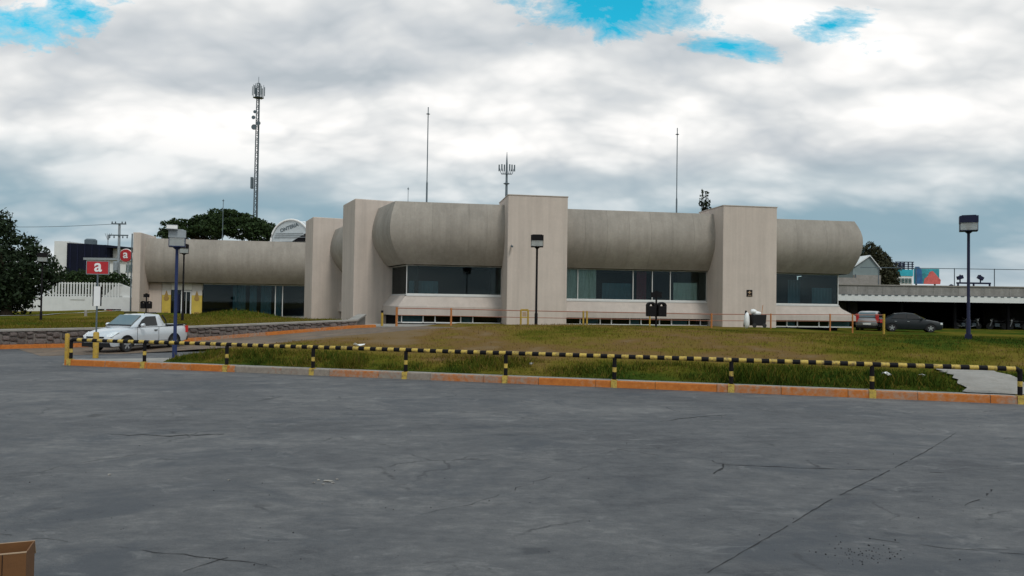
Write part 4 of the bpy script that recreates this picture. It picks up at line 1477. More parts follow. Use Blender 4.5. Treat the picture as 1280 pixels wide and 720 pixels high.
YB = 105
p = at(147, 372, YB)
rs = thing('round_sign', 'round red shop sign with a white letter a on a tall pole behind the fence', 'sign', (at(156, 372, 100).x, 100, 0.0))
zc_ = at(156, 319.5, 100).z
MB().lathe([(0.80, -0.10), (0.82, 0.0), (0.80, 0.10)], 28, 'Y', Matrix.Translation((0, 0, zc_))).build('disc', M['red'], rs, smooth=True)
MB().lathe([(0.90, 0.02), (0.92, 0.06), (0.90, 0.12)], 28, 'Y', Matrix.Translation((0, 0, zc_))).build('rim', M['white'], rs, smooth=True)
letter('a', 1.5, M['white'], rs, (0.0, -0.12, zc_ + 0.14))
MB().tube([(0.25, 0.16, 0), (0.25, 0.16, zc_)], 0.09, 8).build('pole', M['steel'], rs)

# ------------------------------------------------------------------ background left: fence, hedge, dark hall, poles
YF = 82
def X(px, Y): return at(px, 372, Y).x
f0 = at(20, 389, YF); f1 = at(162, 388, YF)
zw0, zwt, zpt = 0.3, at(100, 370.5, YF).z, at(100, 352.5, YF).z
fn = thing('picket_fence', 'white picket fence on a low white wall beside the wing tower', 'fence', (0, YF, 0))
MB().box(X(-20, YF), X(164, YF), 0, 0.25, zw0, zwt - 0.02).build('wall', M['white_paint'], fn)
pk = MB().box(-0.075, 0.075, -0.03, 0.03, 0, zpt - zwt).mesh('picket', M['white_paint'])
for k in range(50):
    px = -20 + 3.72 * k
    if px > 150: break
    obj('picket', pk, fn, (X(px, YF), 0.1, zwt - 0.03))
for zz in (zwt + 0.15, zpt - 0.2):
    MB().box(X(-20, YF), X(152, YF), 0.14, 0.18, zz, zz + 0.06).build('cross_rail', M['white_paint'], fn)
xa, xb, xc = X(126, YF), X(146, YF), X(163, YF)
MB().prism([(xa, zwt - 0.06), (xa + 0.2, zwt + 0.05), (xb, zpt - 0.05), (xc, zpt - 0.55), (xc, zwt - 0.06)], 0.26, 0.42).build('gable_wall', M['white_paint'], fn)
MB().box(X(88, YF), X(106, YF), -0.06, 0, zwt - 0.35, zwt + 0.06).build('wall_panel', M['white_paint'], fn)
# bins and crates at the foot of the fence wall
for px, w, m_, lb, nm, ct in ((126, 5, 'black', 'small black crate on the ground against the white fence wall', 'storage_crate', 'crate'), (138, 7, 'red', 'dark red crate on the ground against the white fence wall', 'storage_crate', 'crate'), (146.5, 6, 'black', 'black box next to the dark red crate by the fence wall', 'storage_box', 'box')):
    pc = at(px, 389, YF - 1.0); hw = w / FPX * YF / 2
    t = thing(nm, lb, ct, (pc.x, YF - 1.0, 0.55))
    MB().box(-hw, hw, -0.25, 0.25, 0, 0.40).build('body', M[m_], t, bevel=0.02)
    MB().box(-hw - 0.03, hw + 0.03, -0.28, 0.28, 0.40, 0.46).build('rim', M['black'], t)
# short white post on the upper lawn path
p = at(107, 398, 58)
t = thing('path_post', 'stubby white concrete post on the raised lawn in front of the fence', 'post', (p.x, p.y, zupper(p.x, p.y) - 0.02))
MB().lathe([(0.10, -0.1), (0.10, 0.42), (0.06, 0.46)], 10).build('shaft', M['conc'], t, smooth=True)
MB().lathe([(0.15, -0.1), (0.14, 0.03)], 10).build('footing', M['conc'], t, smooth=True)
# footpath across the raised lawn
pa, pb = Vector((at(-60, 395, 52).x, 52, 0)), Vector((at(162, 389, 79).x, 79, 0))
rows = []
for k in np.linspace(0, 1, 30):
    c = pa.lerp(pb, k); row = []
    for off in (-0.7, 0, 0.7):
        q_ = c + Vector((0.2 * off, off, 0))
        row.append((q_.x, q_.y, zupper(q_.x, q_.y) + 0.06))
    rows.append(row)
o = MB().grid(rows).build('footpath', M['white_paint'], smooth='all', fix=False)
if o.data.polygons[0].normal.z < 0: o.data.flip_normals()
struct(o)

# buildings
YD = 140
hall = thing('dark_hall', 'windowless navy clad hall with a white end wall behind the hedge', 'building', (0, YD, 0))
navyclad = mat('navy_cladding', (0.005, 0.007, 0.018), 0.7, spec=0.15, var=0.15, scale=0.5)
x0, x1, x2, x3 = X(64, YD), X(82, YD), X(136, YD), X(170, YD)
zl, zr_ = at(84, 303.5, YD).z, at(136, 306.5, YD).z
MB().prism([(x1, -0.4), (x2, -0.4), (x2, zr_), (x1, zl)], 0, 30).build('navy_wall', navyclad, hall)
MB().prism([(x0, -0.4), (x1 - 0.02, -0.4), (x1 - 0.02, zl + 0.3), (x0, zl + 0.35)], 0.5, 30).build('white_wall', M['white_paint'], hall)
MB().prism([(x2 + 0.02, -0.4), (x3, -0.4), (x3, at(165, 312, YD).z), (x2 + 0.02, at(137, 310, YD).z)], 1.0, 30).build('rear_wall', M['white_paint'], hall)
MB().prism([(x2 - 0.5, zr_ - 0.5), (x3, at(165, 310, YD).z - 0.2), (x3, at(165, 310, YD).z), (x2 - 0.5, zr_ + 0.0)], -1.0, 30.3).build('roof_edge', navyclad, hall)
for k in range(6):
    xx = lerp(x1, x2, (k + 0.5) / 6)
    MB().box(xx - 0.05, xx + 0.05, -0.06, 0.0, -0.4, lerp(zl, zr_, (k + 0.5) / 6) - 0.1).build('cladding_rib', M['navy'], hall)
tk = MB().lathe([(1.1, zl - 0.4), (1.1, zl + 1.0), (0.8, zl + 1.25)], 14, M4=Matrix.Translation((X(89, YD), 6, 0))).build('roof_tank', M['steel_dk'], hall, smooth=True)
mb = MB().tube([(X(115, YD), 5, zl - 1), (X(115, YD), 5, zl + 2.0)], 0.08, 6)
for dx in (-0.6, -0.2, 0.25, 0.65):
    mb.tube([(X(115, YD), 5, zl + 0.9), (X(115, YD) + dx, 5, zl + 2.3)], 0.05, 5)
mb.build('roof_aerial', M['steel'], hall)
YO = 118
off = thing('pale_office', 'low pale office block behind the round red sign', 'building', (0, YO, 0))
ox0, ox1 = X(107, YO), X(168, YO)
oz = at(110, 325, YO).z
oz2 = at(140, 322, YO).z
MB().box(ox0, ox1, 0, 12, -0.4, oz).build('wall', M['white_paint'], off)
MB().box(ox0 - 0.3, ox1, -0.4, 12, oz, oz + 0.35).build('roof', M['steel'], off)
for k in range(4):
    xx = lerp(ox0 + 0.8, ox1 - 0.9, k / 3)
    w = MB().box(xx - 0.5, xx + 0.5, -0.05, 0.05, oz - 1.7, oz - 0.6).build('window', M['glass'], off)
    MB().box(xx - 0.58, xx + 0.58, -0.1, -0.05, oz - 1.8, oz - 1.7).build('sill', M['steel'], w)
up = thing('utility_pole', 'concrete utility pole with crossarms, insulators and a transformer behind the fence', 'utility pole', (X(147, 98), 98, 0))
hz_ = at(147, 279, 98).z
MB().tube([(0, 0, -0.4), (0, 0, hz_)], 0.2, 10, taper=[0.22, 0.14]).build('pole', M['steel'], up, smooth=True)
for zy, hw in ((279.8, 0.95), (294, 1.25)):
    z_ = at(147, zy, 98).z
    ca = MB().box(-hw, hw, -0.25, -0.13, z_ - 0.1, z_ + 0.05).build('crossarm', M['steel_dk'], up)
    for k in (-0.9, -0.45, 0.45, 0.9):
        MB().lathe([(0.06, z_ - 0.4 if zy > 290 else z_ + 0.05), (0.09, z_ - 0.28 if zy > 290 else z_ + 0.14), (0.05, z_ - 0.1 if zy > 290 else z_ + 0.3)], 8, M4=Matrix.Translation((k * hw, -0.19, 0))).build('insulator', M['steel_dk'], ca)
tr = MB().lathe([(0.32, at(147, 338, 98).z), (0.32, at(147, 328, 98).z), (0.2, at(147, 327, 98).z)], 14, M4=Matrix.Translation((-0.1, -0.45, 0))).build('transformer', M['steel'], up, smooth=True)
mb = MB()
A = at(-120, 276, 100); B = Vector((X(147, 98), 97.8, hz_ - 0.1))
pts = [A.lerp(B, k / 16) - Vector((0, 0, 1.2 * math.sin(math.pi * k / 16) * 0.5)) for k in range(17)]
cb = MB().tube(pts, 0.03, 5).build('power_cable', M['steel_dk'])
tag(cb, 'thin dark power cable strung to the utility pole', 'cable')

# ------------------------------------------------------------------ trees
def leaves_mesh(name, blobs, n, size, m_, seed, shell=0.55):
    r_ = np.random.default_rng(seed)
    vol = np.array([b[3] * b[4] * b[5] for b in blobs]) ** 0.75
    cnt = (vol / vol.sum() * n).astype(int)
    V = []
    for b, c in zip(blobs, cnt):
        d = r_.normal(size=(c, 3)); d /= np.linalg.norm(d, axis=1)[:, None]
        rad = r_.uniform(shell, 1.0, c) ** 0.6
        # lumpy outline with tufts and hollows
        lump = np.array([1 + 0.38 * mnoise.noise(Vector(x) * 2.3 + Vector((seed, b[0], 0))) + 0.30 * mnoise.noise(Vector(x) * 5.5 + Vector((b[1], seed, 0))) for x in d])
        ctr = np.array(b[:3]) + d * (rad * lump)[:, None] * np.array(b[3:6])
        a = r_.normal(size=(c, 3)); a /= np.linalg.norm(a, axis=1)[:, None]
        q = r_.normal(size=(c, 3)); q -= a * (a * q).sum(1)[:, None]; q /= np.linalg.norm(q, axis=1)[:, None]
        s = size * r_.uniform(0.4, 1.45, c)[:, None]
        quad = np.stack([ctr - a * s, ctr + q * s * 0.55, ctr + a * s, ctr - q * s * 0.55], axis=1)
        V.append(quad.reshape(-1, 3))
    V = np.concatenate(V); nq = len(V) // 4
    me = bpy.data.meshes.new(name)
    me.vertices.add(len(V)); me.vertices.foreach_set('co', V.ravel())
    me.loops.add(len(V)); me.loops.foreach_set('vertex_index', np.arange(len(V)))
    me.polygons.add(nq); me.polygons.foreach_set('loop_start', np.arange(nq) * 4); me.polygons.foreach_set('loop_total', np.full(nq, 4))
    me.materials.append(m_)
    me.update(); me.validate()
    return me

def make_tree(name, label, loc, trunk_h, blobs, n, size, m_, seed, tr=0.3, limbs=True, group=None):
    t = thing(name, label, 'tree', loc, group=group)
    mb = MB()
    bend = random.uniform(-0.2, 0.2)
    mb.tube([(0, 0, -0.4), (bend * 0.3, 0, trunk_h * 0.5), (bend, 0.1, trunk_h)], tr, 9, taper=[tr * 1.35, tr, tr * 0.75])
    mb.build('trunk', M['bark'], t, smooth=True)
    if limbs:
        for b in blobs[:9]:
            mid = Vector((lerp(bend, b[0], 0.5), lerp(0, b[1], 0.5), lerp(trunk_h, b[2], 0.62)))
            MB().tube([(bend * 0.9, 0.08, trunk_h * 0.92), mid, (b[0], b[1], b[2])], 0.1, 6, taper=[tr * 0.6, tr * 0.35, tr * 0.12]).build('limb', M['bark'], t, smooth=True)
    obj('crown', leaves_mesh('crown', blobs, n, size, m_, seed), t)
    return t

def rel(px, py, Y, base): 
    p = at(px, py, Y); return (p.x - base[0], p.y - base[1], p.z - base[2])

# big dark tree on the left
Yt = 62
bs = (at(8, 385, Yt).x, Yt, 0.6)
bl = []
for px, py, rx, rz_ in ((-6, 296, 1.6, 1.4), (-35, 310, 3.0, 3.0), (14, 312, 1.6, 1.3), (30, 324, 1.5, 1.2), (48, 333, 1.3, 1.0), (59, 340, 0.8, 0.8), (12, 338, 2.6, 1.9), (-20, 350, 3.0, 2.4), (36, 346, 1.8, 1.3), (50, 350, 0.9, 0.8), (10, 366, 2.3, 1.5), (-15, 376, 2.6, 1.6), (26, 362, 1.5, 1.1), (-10, 276, 1.1, 1.0), (-45, 340, 3.0, 3.4), (4, 283, 0.6, 0.6), (22, 300, 0.7, 0.5), (40, 316, 0.6, 0.45)):
    q_ = rel(px, py, Yt, bs)
    bl.append((q_[0], q_[1] + random.uniform(-1, 1.5), q_[2], rx, rx * 0.9, rz_))
make_tree('shade_tree', 'big dark spreading tree at the end of the white fence', bs, 2.6, bl, 26000, 0.15, M['leaf_dark'], 3, 0.35)
# umbrella tree behind the wing
Yt = 104
bs = (at(282, 380, Yt).x, Yt, 0.0)
bl = []
rt_ = random.Random(31)
top_ = lambda px: float(np.interp(px, [202, 212, 226, 240, 252, 262, 276, 288, 296, 308, 318, 330, 342, 352], [291, 281, 273, 275, 269, 271, 263, 261, 266, 267, 273, 277, 287, 297]))
cl = []
for k in range(46):
    px = 204 + 148 * (k + rt_.random()) / 46
    rx = rt_.uniform(0.7, 1.5); rz_ = rt_.uniform(0.35, 0.75)
    cl.append((px, top_(px) + 0.8 * rz_ / 104 * FPX + (rt_.uniform(0, 14) if k % 3 else 0), rx, rz_))
cl += [(225, 293, 2.2, 0.9), (250, 290, 2.4, 1.1), (275, 287, 2.6, 1.2), (300, 289, 2.6, 1.1), (325, 295, 2.0, 0.9)]
for px, py, rx, rz_ in cl:
    q_ = rel(px, py, Yt, bs)
    bl.append((q_[0], q_[1] + random.uniform(-2, 2), q_[2], rx, rx, rz_))
make_tree('umbrella_tree', 'wide flat-topped tree rising behind the set-back wing', bs, 7.5, bl, 22000, 0.19, M['leaf_mid'], 11, 0.45)
# dark bushy trees on the right behind the grey gabled shed
Yt = 120
bs = (at(1098, 385, Yt).x, Yt, -0.4)
bl = []
for px, py, rx, rz_ in ((1088, 312, 0.9, 1.3), (1093, 320, 1.5, 1.6), (1100, 330, 1.9, 1.9), (1108, 340, 1.9, 1.8), (1112, 350, 1.3, 1.7), (1096, 345, 2.4, 2.2), (1109, 325, 0.6, 1.0), (1113, 338, 0.6, 1.0), (1104, 318, 0.5, 0.9), (1085, 330, 1.5, 2.0), (1115, 358, 1.2, 1.2), (1098, 358, 2.4, 1.8)):
    q_ = rel(px, py, Yt, bs)
    bl.append((q_[0], q_[1] + random.uniform(-1, 1), q_[2], rx, rx, rz_))
make_tree('bushy_tree', 'dark bushy tree behind the grey gabled shed', bs, 4.5, bl, 12000, 0.2, M['leaf_olive'], 17, 0.3)
bs = (at(1078, 385, 125).x, 125, -0.4)
bl = [(*rel(1078, 318, 125, bs), 0.5, 0.5, 1.6), (*rel(1078, 330, 125, bs), 0.8, 0.8, 1.8), (*rel(1079, 345, 125, bs), 1.0, 1.0, 2.0)]
make_tree('slim_conifer', 'slim dark conifer beside the barrel end of the building', bs, 5, bl, 3500, 0.16, M['leaf_dark'], 19, 0.2)
# thin treetop behind the roof
bs = (at(881, 380, 100).x, 100, -0.4)
bl = []
for px, py, rx, rz_ in ((881, 265, 0.6, 0.7), (880, 257, 0.42, 0.6), (884, 252, 0.36, 0.6), (877, 246, 0.32, 0.5), (883, 243, 0.30, 0.5), (886, 260, 0.3, 0.6), (878, 240, 0.2, 0.3), (876, 254, 0.3, 0.4)):
    bl.append((*rel(px, py, 100, bs), rx, rx, rz_))
bl.append((*rel(881, 285, 100, bs), 1.4, 1.4, 2.0))
make_tree('thin_tree', 'sparse thin treetop showing above the roof beside the second tower', bs, 10, bl, 1500, 0.17, M['leaf_dark'], 23, 0.16)
# clipped hedge and shrubs behind the picket fence
for k, (px, rx, py) in enumerate(((70, 1.7, 348), (86, 1.8, 346), (102, 1.8, 345), (118, 1.8, 346), (134, 1.7, 347), (148, 1.4, 349))):
    b_ = (at(px, 385, 92).x, 92, 0.3)
    q_ = rel(px, py, 92, b_)
    h = q_[2]
    t = thing('hedge_shrub', 'rounded green shrub in the hedge behind the white picket fence', 'shrub', b_, group='hedge behind the picket fence')
    MB().tube([(0, 0, -0.6), (0, 0, h)], 0.1, 6).build('trunk', M['bark'], t)
    obj('crown', leaves_mesh('crown', [(0, 0, h - 0.2, rx, 1.2, 0.95), (0.2, -0.2, h - 1.4, rx, 1.2, 1.2)], 2600, 0.13, M['leaf_mid'], 40 + k), t)
# ------------------------------------------------------------------ silver vaulted roof behind the wing
YV = 96
vr = thing('vaulted_shed', 'curved silver metal roof with dark lettering behind the wing roof', 'building', (X(367, YV), YV, 0), R(-14))
cv = at(362, 300, YV); czt = at(362, 276, YV).z
ribs = mat('silver_sheet', (0.50, 0.54, 0.56), 0.4, 0.4, var=0.08, scale=2)
Rv = 2.7
zc_ = czt - Rv
tilt = R(-16)
def vshell(r, y0, y1, a0=0.0, a1=math.pi, n=18):
    return [[(r * math.cos(lerp(a0, a1, k / n)), y, zc_ + r * math.sin(lerp(a0, a1, k / n))) for k in range(n + 1)] for y in (y0, y1)]
MB().grid(vshell(Rv, -1, 12)).build('vault', ribs, vr, smooth='all')
mb = MB()
arc = [(Rv * math.cos(math.pi * k / 18), Rv * math.sin(math.pi * k / 18) + zc_) for k in range(19)]
mb.prism(arc, -0.95, -0.75)
mb.build('front_gable', ribs, vr)
for k in range(3):
    y = -1.0 - 0.0
    MB().box(-2.3 + 0.1 * k, 2.1 - 0.2 * k, -1.06, -0.95, zc_ + 0.5 + 0.25 * k, zc_ + 0.56 + 0.25 * k).build('gable_rib', M['steel'], vr)
for yy in (-1.05, 2.0, 5.0):
    pts = [((Rv + 0.05) * math.cos(math.pi * k / 18), yy, zc_ + (Rv + 0.05) * math.sin(math.pi * k / 18)) for k in range(19)]
    MB().tube(pts, 0.12, 6).build('rib', M['white'], vr, smooth=True)
letter('ONTERIA', 0.62, M['steel_dk'], vr, (-0.25, -1.0, zc_ + 1.75), (R(90), R(-18), 0))
MB().box(-Rv, Rv, -0.7, 11.8, -0.4, zc_).build('wall', M['dark'], vr)
MB().prism([(0.2, zc_ + 0.02), (Rv - 0.1, zc_ + 0.02), (Rv - 0.3, zc_ + 1.2)], -1.02, -0.96).build('dark_opening', M['dark'], vr)

# ------------------------------------------------------------------ masts
def guyed_mast(px, py_t, py_b, Y, label, r=0.05, disk=None):
    zt_, zb_ = at(px, py_t, Y).z, at(px, py_b, Y).z
    t = thing('lightning_mast', label, 'mast', (at(px, py_b, Y).x, Y, zb_ - 1.0), group=None)
    H = zt_ - zb_ + 1.0
    MB().tube([(0, 0, 0), (0, 0, H * 0.28), (0, 0, H * 0.30), (0, 0, H)], r, 7, taper=[r * 1.3, r * 1.3, r * 0.8, r * 0.7]).build('pole', M['steel_dk'], t, smooth=True)
    if disk:
        MB().lathe([(0.02, disk[0] * H - 0.05), (disk[1], disk[0] * H), (disk[1] * 0.4, disk[0] * H + 0.06)], 12).build('ring', M['steel_dk'], t, smooth=True)
    MB().box(-0.2, 0.2, -0.2, 0.2, 0, 0.06).build('foot', M['steel_dk'], t)
    return t
guyed_mast(533.3, 134, 252, 66, 'tall thin lightning mast above the left barrel wall', 0.06, (0.935, 0.18))
guyed_mast(845.6, 160, 270, 66, 'tall thin lightning mast above the middle barrel wall', 0.055, (0.935, 0.17))
guyed_mast(510, 234, 251, 66, 'short thin rod on the roof beside the taller mast', 0.03, (0.93, 0.1))
guyed_mast(278, 249, 300, 84, 'thin grey pole standing up behind the wing roof', 0.045, (0.97, 0.14))

def lattice(name, label, px, py_t, py_b, Y, w0, w1, zbase):
    zt_ = at(px, py_t, Y).z
    t = thing(name, label, 'tower', (at(px, py_b, Y).x, Y, zbase))
    H = zt_ - zbase
    ang = [R(90), R(210), R(330)]
    leg = lambda k, z: Vector((lerp(w0, w1, z / H) * math.cos(ang[k]), lerp(w0, w1, z / H) * math.sin(ang[k]), z))
    for k in range(3):
        MB().tube([leg(k, 0), leg(k, H)], 0.12, 6, taper=[0.16, 0.09]).build('leg', M['steel_dk'], t)
    mb = MB(); nb = int(H / 1.3)
    for i in range(nb):
        za, zb_ = H * i / nb, H * (i + 1) / nb
        for k in range(3):
            mb.tube([leg(k, za), leg((k + 1) % 3, zb_)], 0.05, 4, cap=False)
            mb.tube([leg(k, zb_), leg((k + 1) % 3, zb_)], 0.04, 4, cap=False)
    struct(mb.build('bracing', M['steel_dk'], t), 'stuff')
    return t, H
ct, H = lattice('cell_tower', 'tall slender lattice phone mast with panel antennas and dishes behind the umbrella tree', 319, 104, 300, 150, 0.48, 0.30, -0.4)
zz = lambda py: at(319, py, 150).z + 0.4
pl = MB()
pl.lathe([(0.4, zz(122.6)), (1.0, zz(122.4)), (1.0, zz(122))], 12)
pl.build('platform', M['steel_dk'], ct)
for k in range(6):
    a = 2 * math.pi * k / 6 + 0.2
    x, y = 1.15 * math.cos(a), 1.15 * math.sin(a)
    an = MB().cbox((x, y, (zz(108) + zz(120)) / 2), (0.22, 0.14, zz(109) - zz(120)), rz=a + R(90)).build('panel_antenna', M['steel'] if k % 2 else M['steel_dk'], ct)
    MB().tube([(x * 0.85, y * 0.85, zz(123)), (x * 0.85, y * 0.85, zz(106))], 0.05, 5).build('antenna_pipe', M['steel_dk'], an)
MB().tube([(0, 0, H - 0.2), (0, 0, zz(96))], 0.05, 5).build('whip', M['steel_dk'], ct)
for py, dx, r in ((141, -0.35, 0.32), (148, -0.6, 0.38), (160, -0.45, 0.55), (155, 0.40, 0.42)):
    MB().lathe([(r * 0.3, 0.25), (r, -0.05), (r, -0.12)], 14, 'Y', Matrix.Translation((dx, -0.75, zz(py)))).build('dish', M['steel_dk'], ct, smooth=True)
MB().box(-1.0, -0.6, -0.6, 0.1, zz(236), zz(222)).build('cable_box', M['steel_dk'], ct)

ra = thing('roof_antenna', 'short mast with a ring of panel antennas rising behind the widest tower', 'antenna', (X(631, 72), 72, at(631, 250, 72).z))
zq = lambda py: at(631, py, 72).z - at(631, 250, 72).z
MB().tube([(0, 0, -2), (0, 0, zq(205)), (0, 0, zq(190))], 0.09, 7, taper=[0.16, 0.09, 0.02]).build('pole', M['steel_dk'], ra, smooth=True)
MB().lathe([(0.18, zq(230.5)), (0.32, zq(229.5)), (0.1, zq(228))], 12).build('collar', M['steel_dk'], ra)
MB().box(-0.50, 0.50, -0.05, 0.05, zq(218), zq(217)).box(-0.05, 0.05, -0.5, 0.5, zq(218.2), zq(217.2)).build('platform', M['steel_dk'], ra)
for dx, dy in ((-0.72, 0), (-0.46, -0.3), (-0.22, -0.1), (0.28, -0.3), (0.5, -0.1), (0.74, 0)):
    a_ = MB().cbox((dx, dy, zq(210)), (0.13, 0.09, 0.62)).build('panel_antenna', M['steel_dk'], ra)
    MB().tube([(dx * 0.7, dy * 0.7, zq(217.5)), (dx * 0.95, dy * 0.95, zq(210))], 0.03, 5).build('bracket', M['steel_dk'], a_)

# ------------------------------------------------------------------ right background: carport, shed, billboards
YC = 68
cp = thing('carport', 'long low carport with grey parapet and scalloped white fascia over deep shade', 'building', (0, YC, 0))
cx0, cx1 = X(1040, YC), X(1420, YC)
zpt_, zpm, zfb = at(1165, 358, YC).z, at(1165, 369.5, YC).z, at(1165, 377.5, YC).z
para = mat('weathered_parapet', (0.26, 0.25, 0.235), 0.95, var=0.22, scale=0.8, bump=0.3, bscale=20, streak=0.6)
npn = 12
for k in range(npn):
    a, b = lerp(cx0, cx1, k / npn), lerp(cx0, cx1, (k + 1) / npn)
    MB().box(a + 0.008, b - 0.008, 0, 0.3, zpm + 0.002, zpt_).build('parapet_panel', para, cp)
MB().box(cx0, cx1, -0.08, 0.35, zpt_ + 0.001, zpt_ + 0.09).build('coping', M['conc'], cp)
# corrugated white fascia
wv = []
n = 640
rows = [[], []]
for k in range(n + 1):
    x = lerp(cx0, cx1, k / n); y = -0.25 + 0.004 * math.sin(k * 2 * math.pi / 4)
    rows[0].append((x, y, zfb)); rows[1].append((x, y, zpm - 0.02))
MB().grid(rows).build('fascia', M['white_paint'], cp, smooth='all', fix=False)
for k in range(46):
    x = lerp(cx0, cx1, (k + 0.5) / 46)
    MB().cbox((x, -0.262, zpm - 0.05), (0.30, 0.03, 0.07)).build('fascia_clip', M['steel_dk'], cp)
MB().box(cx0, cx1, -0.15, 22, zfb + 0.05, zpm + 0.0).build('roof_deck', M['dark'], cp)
MB().box(cx0, cx1, 22, 22.3, 0, zfb + 0.2).build('back_wall', M['dark'], cp)  # deck, back wall and columns near-black: the void's shade put into their colour
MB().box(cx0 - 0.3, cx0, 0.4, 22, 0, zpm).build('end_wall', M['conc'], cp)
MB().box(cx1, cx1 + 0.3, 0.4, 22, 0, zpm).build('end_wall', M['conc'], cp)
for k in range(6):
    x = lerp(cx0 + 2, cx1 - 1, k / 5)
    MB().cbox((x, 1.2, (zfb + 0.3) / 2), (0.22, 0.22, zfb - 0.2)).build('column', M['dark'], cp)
asph2 = MB().box(cx0 - 12, cx1, -12, 22, 0.0, 0.47).build('parking_yard', M['asphalt'], None, (0, YC, 0))
struct(asph2)
# wire fence on the carport roof
wf = thing('roof_wire_fence', 'thin wire fence on posts along the carport roof', 'fence', (0, YC + 3, 0))
zt_ = at(1200, 336, YC + 3).z
for px in (1098, 1145, 1193, 1243, 1292):
    MB().tube([(X(px, YC + 3), 0, zpt_ - 0.6), (X(px, YC + 3), 0, zt_ + 0.05)], 0.045, 6).build('post', M['steel_dk'], wf)
MB().tube([(X(1075, YC + 3), 0, zt_), (X(1300, YC + 3), 0, zt_)], 0.035, 5).build('top_wire', M['steel_dk'], wf)
# roof equipment
rq = thing('roof_floodlights', 'dark rail carrying two swivel floodlights on the carport roof', 'floodlight', (0, YC + 6, 0))
YE = YC + 6
zr0 = at(1215, 355, YE).z
MB().box(X(1196, YE), X(1238, YE), -0.1, 0.1, zr0, zr0 + 0.16).build('rail', M['navy'], rq)
for px in (1197.5, 1217, 1237):
    MB().box(X(px, YE) - 0.06, X(px, YE) + 0.06, -0.06, 0.06, zpt_ - 0.8, zr0).build('leg', M['navy'], rq)
for px, tl_ in ((1200, -0.3), (1225.5, 0.5)):
    xx = X(px, YE)
    h_ = MB().cbox((0, 0, 0), (0.55, 0.25, 0.34)).build('floodlight_head', M['navy'], rq, (xx, 0, zr0 + 0.62)); h_.rotation_euler = (0, tl_, 0)
    MB().tube([(xx, 0, zr0 + 0.1), (xx, 0, zr0 + 0.9)], 0.07, 6).build('bracket', M['navy'], rq)
vp = thing('roof_vent', 'small dark vent pipe on the carport roof', 'vent', (X(1189, YC + 5), YC + 5, zpt_ - 0.7))
MB().lathe([(0.1, 0), (0.1, 0.9)], 10).build('pipe', M['navy'], vp)
MB().lathe([(0.2, 0.9), (0.2, 1.0), (0.05, 1.1)], 10).build('cowl', M['navy'], vp)
# grey gabled shed
YG = 92
shd = thing('gabled_shed', 'grey green gabled shed beside the barrel end of the building', 'building', (0, YG, 0))
gx0, gx1, gxp = X(1066, YG), X(1099, YG), X(1086.5, YG)
ze, zpk = at(1098, 336, YG).z, at(1086, 320.5, YG).z
gm_ = mat('grey_green_sheet', (0.19, 0.235, 0.235), 0.7, var=0.08, scale=1.0, streak=0.2)
MB().prism([(gx0, -0.4), (gx1, -0.4), (gx1, ze), (gxp, zpk), (gx0, ze)], 0, 14).build('wall', gm_, shd)
MB().prism([(gx0 - 0.3, ze - 0.1), (gxp, zpk + 0.02), (gx1 + 0.15, ze - 0.12), (gx1 + 0.15, ze + 0.0), (gxp, zpk + 0.16), (gx0 - 0.3, ze + 0.03)], -0.2, 14.2).build('roof', M['white_paint'], shd)
MB().box(gx0, gx1 + 0.02, -0.35, -0.01, -0.4, at(1085, 344, YG).z).build('lower_wall', M['conc'], shd)
MB().box(gxp - 1.9, gxp - 1.8, -0.42, -0.35, -0.4, at(1085, 343, YG).z).build('downpipe', M['steel_dk'], shd)
lw = tag(MB().box(X(1040, 84), X(1072, 84), 84, 84.3, -0.4, at(1060, 347, 84).z).build('garden_wall', M['conc']), 'pale concrete garden wall peeking between the building end and the carport', 'wall')
# far teal building with scaffold floor, and billboard
YT = 170
tb = thing('teal_building', 'far building with teal upper storey and open scaffold frame on its roof', 'building', (0, YT, 0))
teal = mat('teal_paint', (0.02, 0.36, 0.46), 0.7, var=0.15, scale=0.6)
tx0, tx1 = X(1120.5, YT), X(1140.5, YT)
zA, zB_, zC_ = at(1130, 345, YT).z, at(1130, 337, YT).z, at(1130, 327.5, YT).z
MB().box(tx0, tx1, 0, 8, -0.4, zA).build('lower_wall', M['white_paint'], tb)
MB().box(tx0 - 0.1, tx1 + 0.1, -0.1, 8.1, zA + 0.01, zB_).build('teal_wall', teal, tb)
mb = MB()
for k in range(5):
    x = lerp(tx0, tx1, k / 4)
    for yy in (0, 4):
        mb.box(x - 0.1, x + 0.1, yy, yy + 0.2, zB_, zC_)
for z_ in (0.0, 0.33, 0.66, 1.0):
    zz_ = lerp(zB_ + 0.3, zC_, z_)
    for yy in (-0.06, 4.06):
        mb.box(tx0 - 0.3, tx1 + 0.3, yy, yy + 0.15, zz_ - 0.1, zz_ + 0.08)
mb.build('scaffold_frame', M['navy'], tb)
for k in range(4):
    x = lerp(tx0 + 0.6, tx1 - 0.6, k / 3)
    MB().box(x - 0.3, x + 0.3, -0.12, 0.0, zA - 1.6, zA - 0.5).build('window', M['glass'], tb)
YBB = 150
bb = thing('billboard', 'blue green billboard with a red blotch beyond the carport roof', 'billboard', (0, YBB, 0))
bx0, bx1 = X(1143, YBB), X(1174, YBB)
zb0, zb1 = at(1158, 355, YBB).z, at(1158, 336, YBB).z
tealb = mat('billboard_print', (0.03, 0.28, 0.34), 0.6, var=0.4, scale=0.5)
bluep = mat('billboard_blue', (0.02, 0.10, 0.26), 0.6, var=0.3, scale=0.7)
redp = mat('billboard_red', (0.55, 0.11, 0.10), 0.6, var=0.25, scale=0.7)
pn = MB().box(bx0, bx1, 0, 0.3, zb0, zb1).build('panel', tealb, bb)
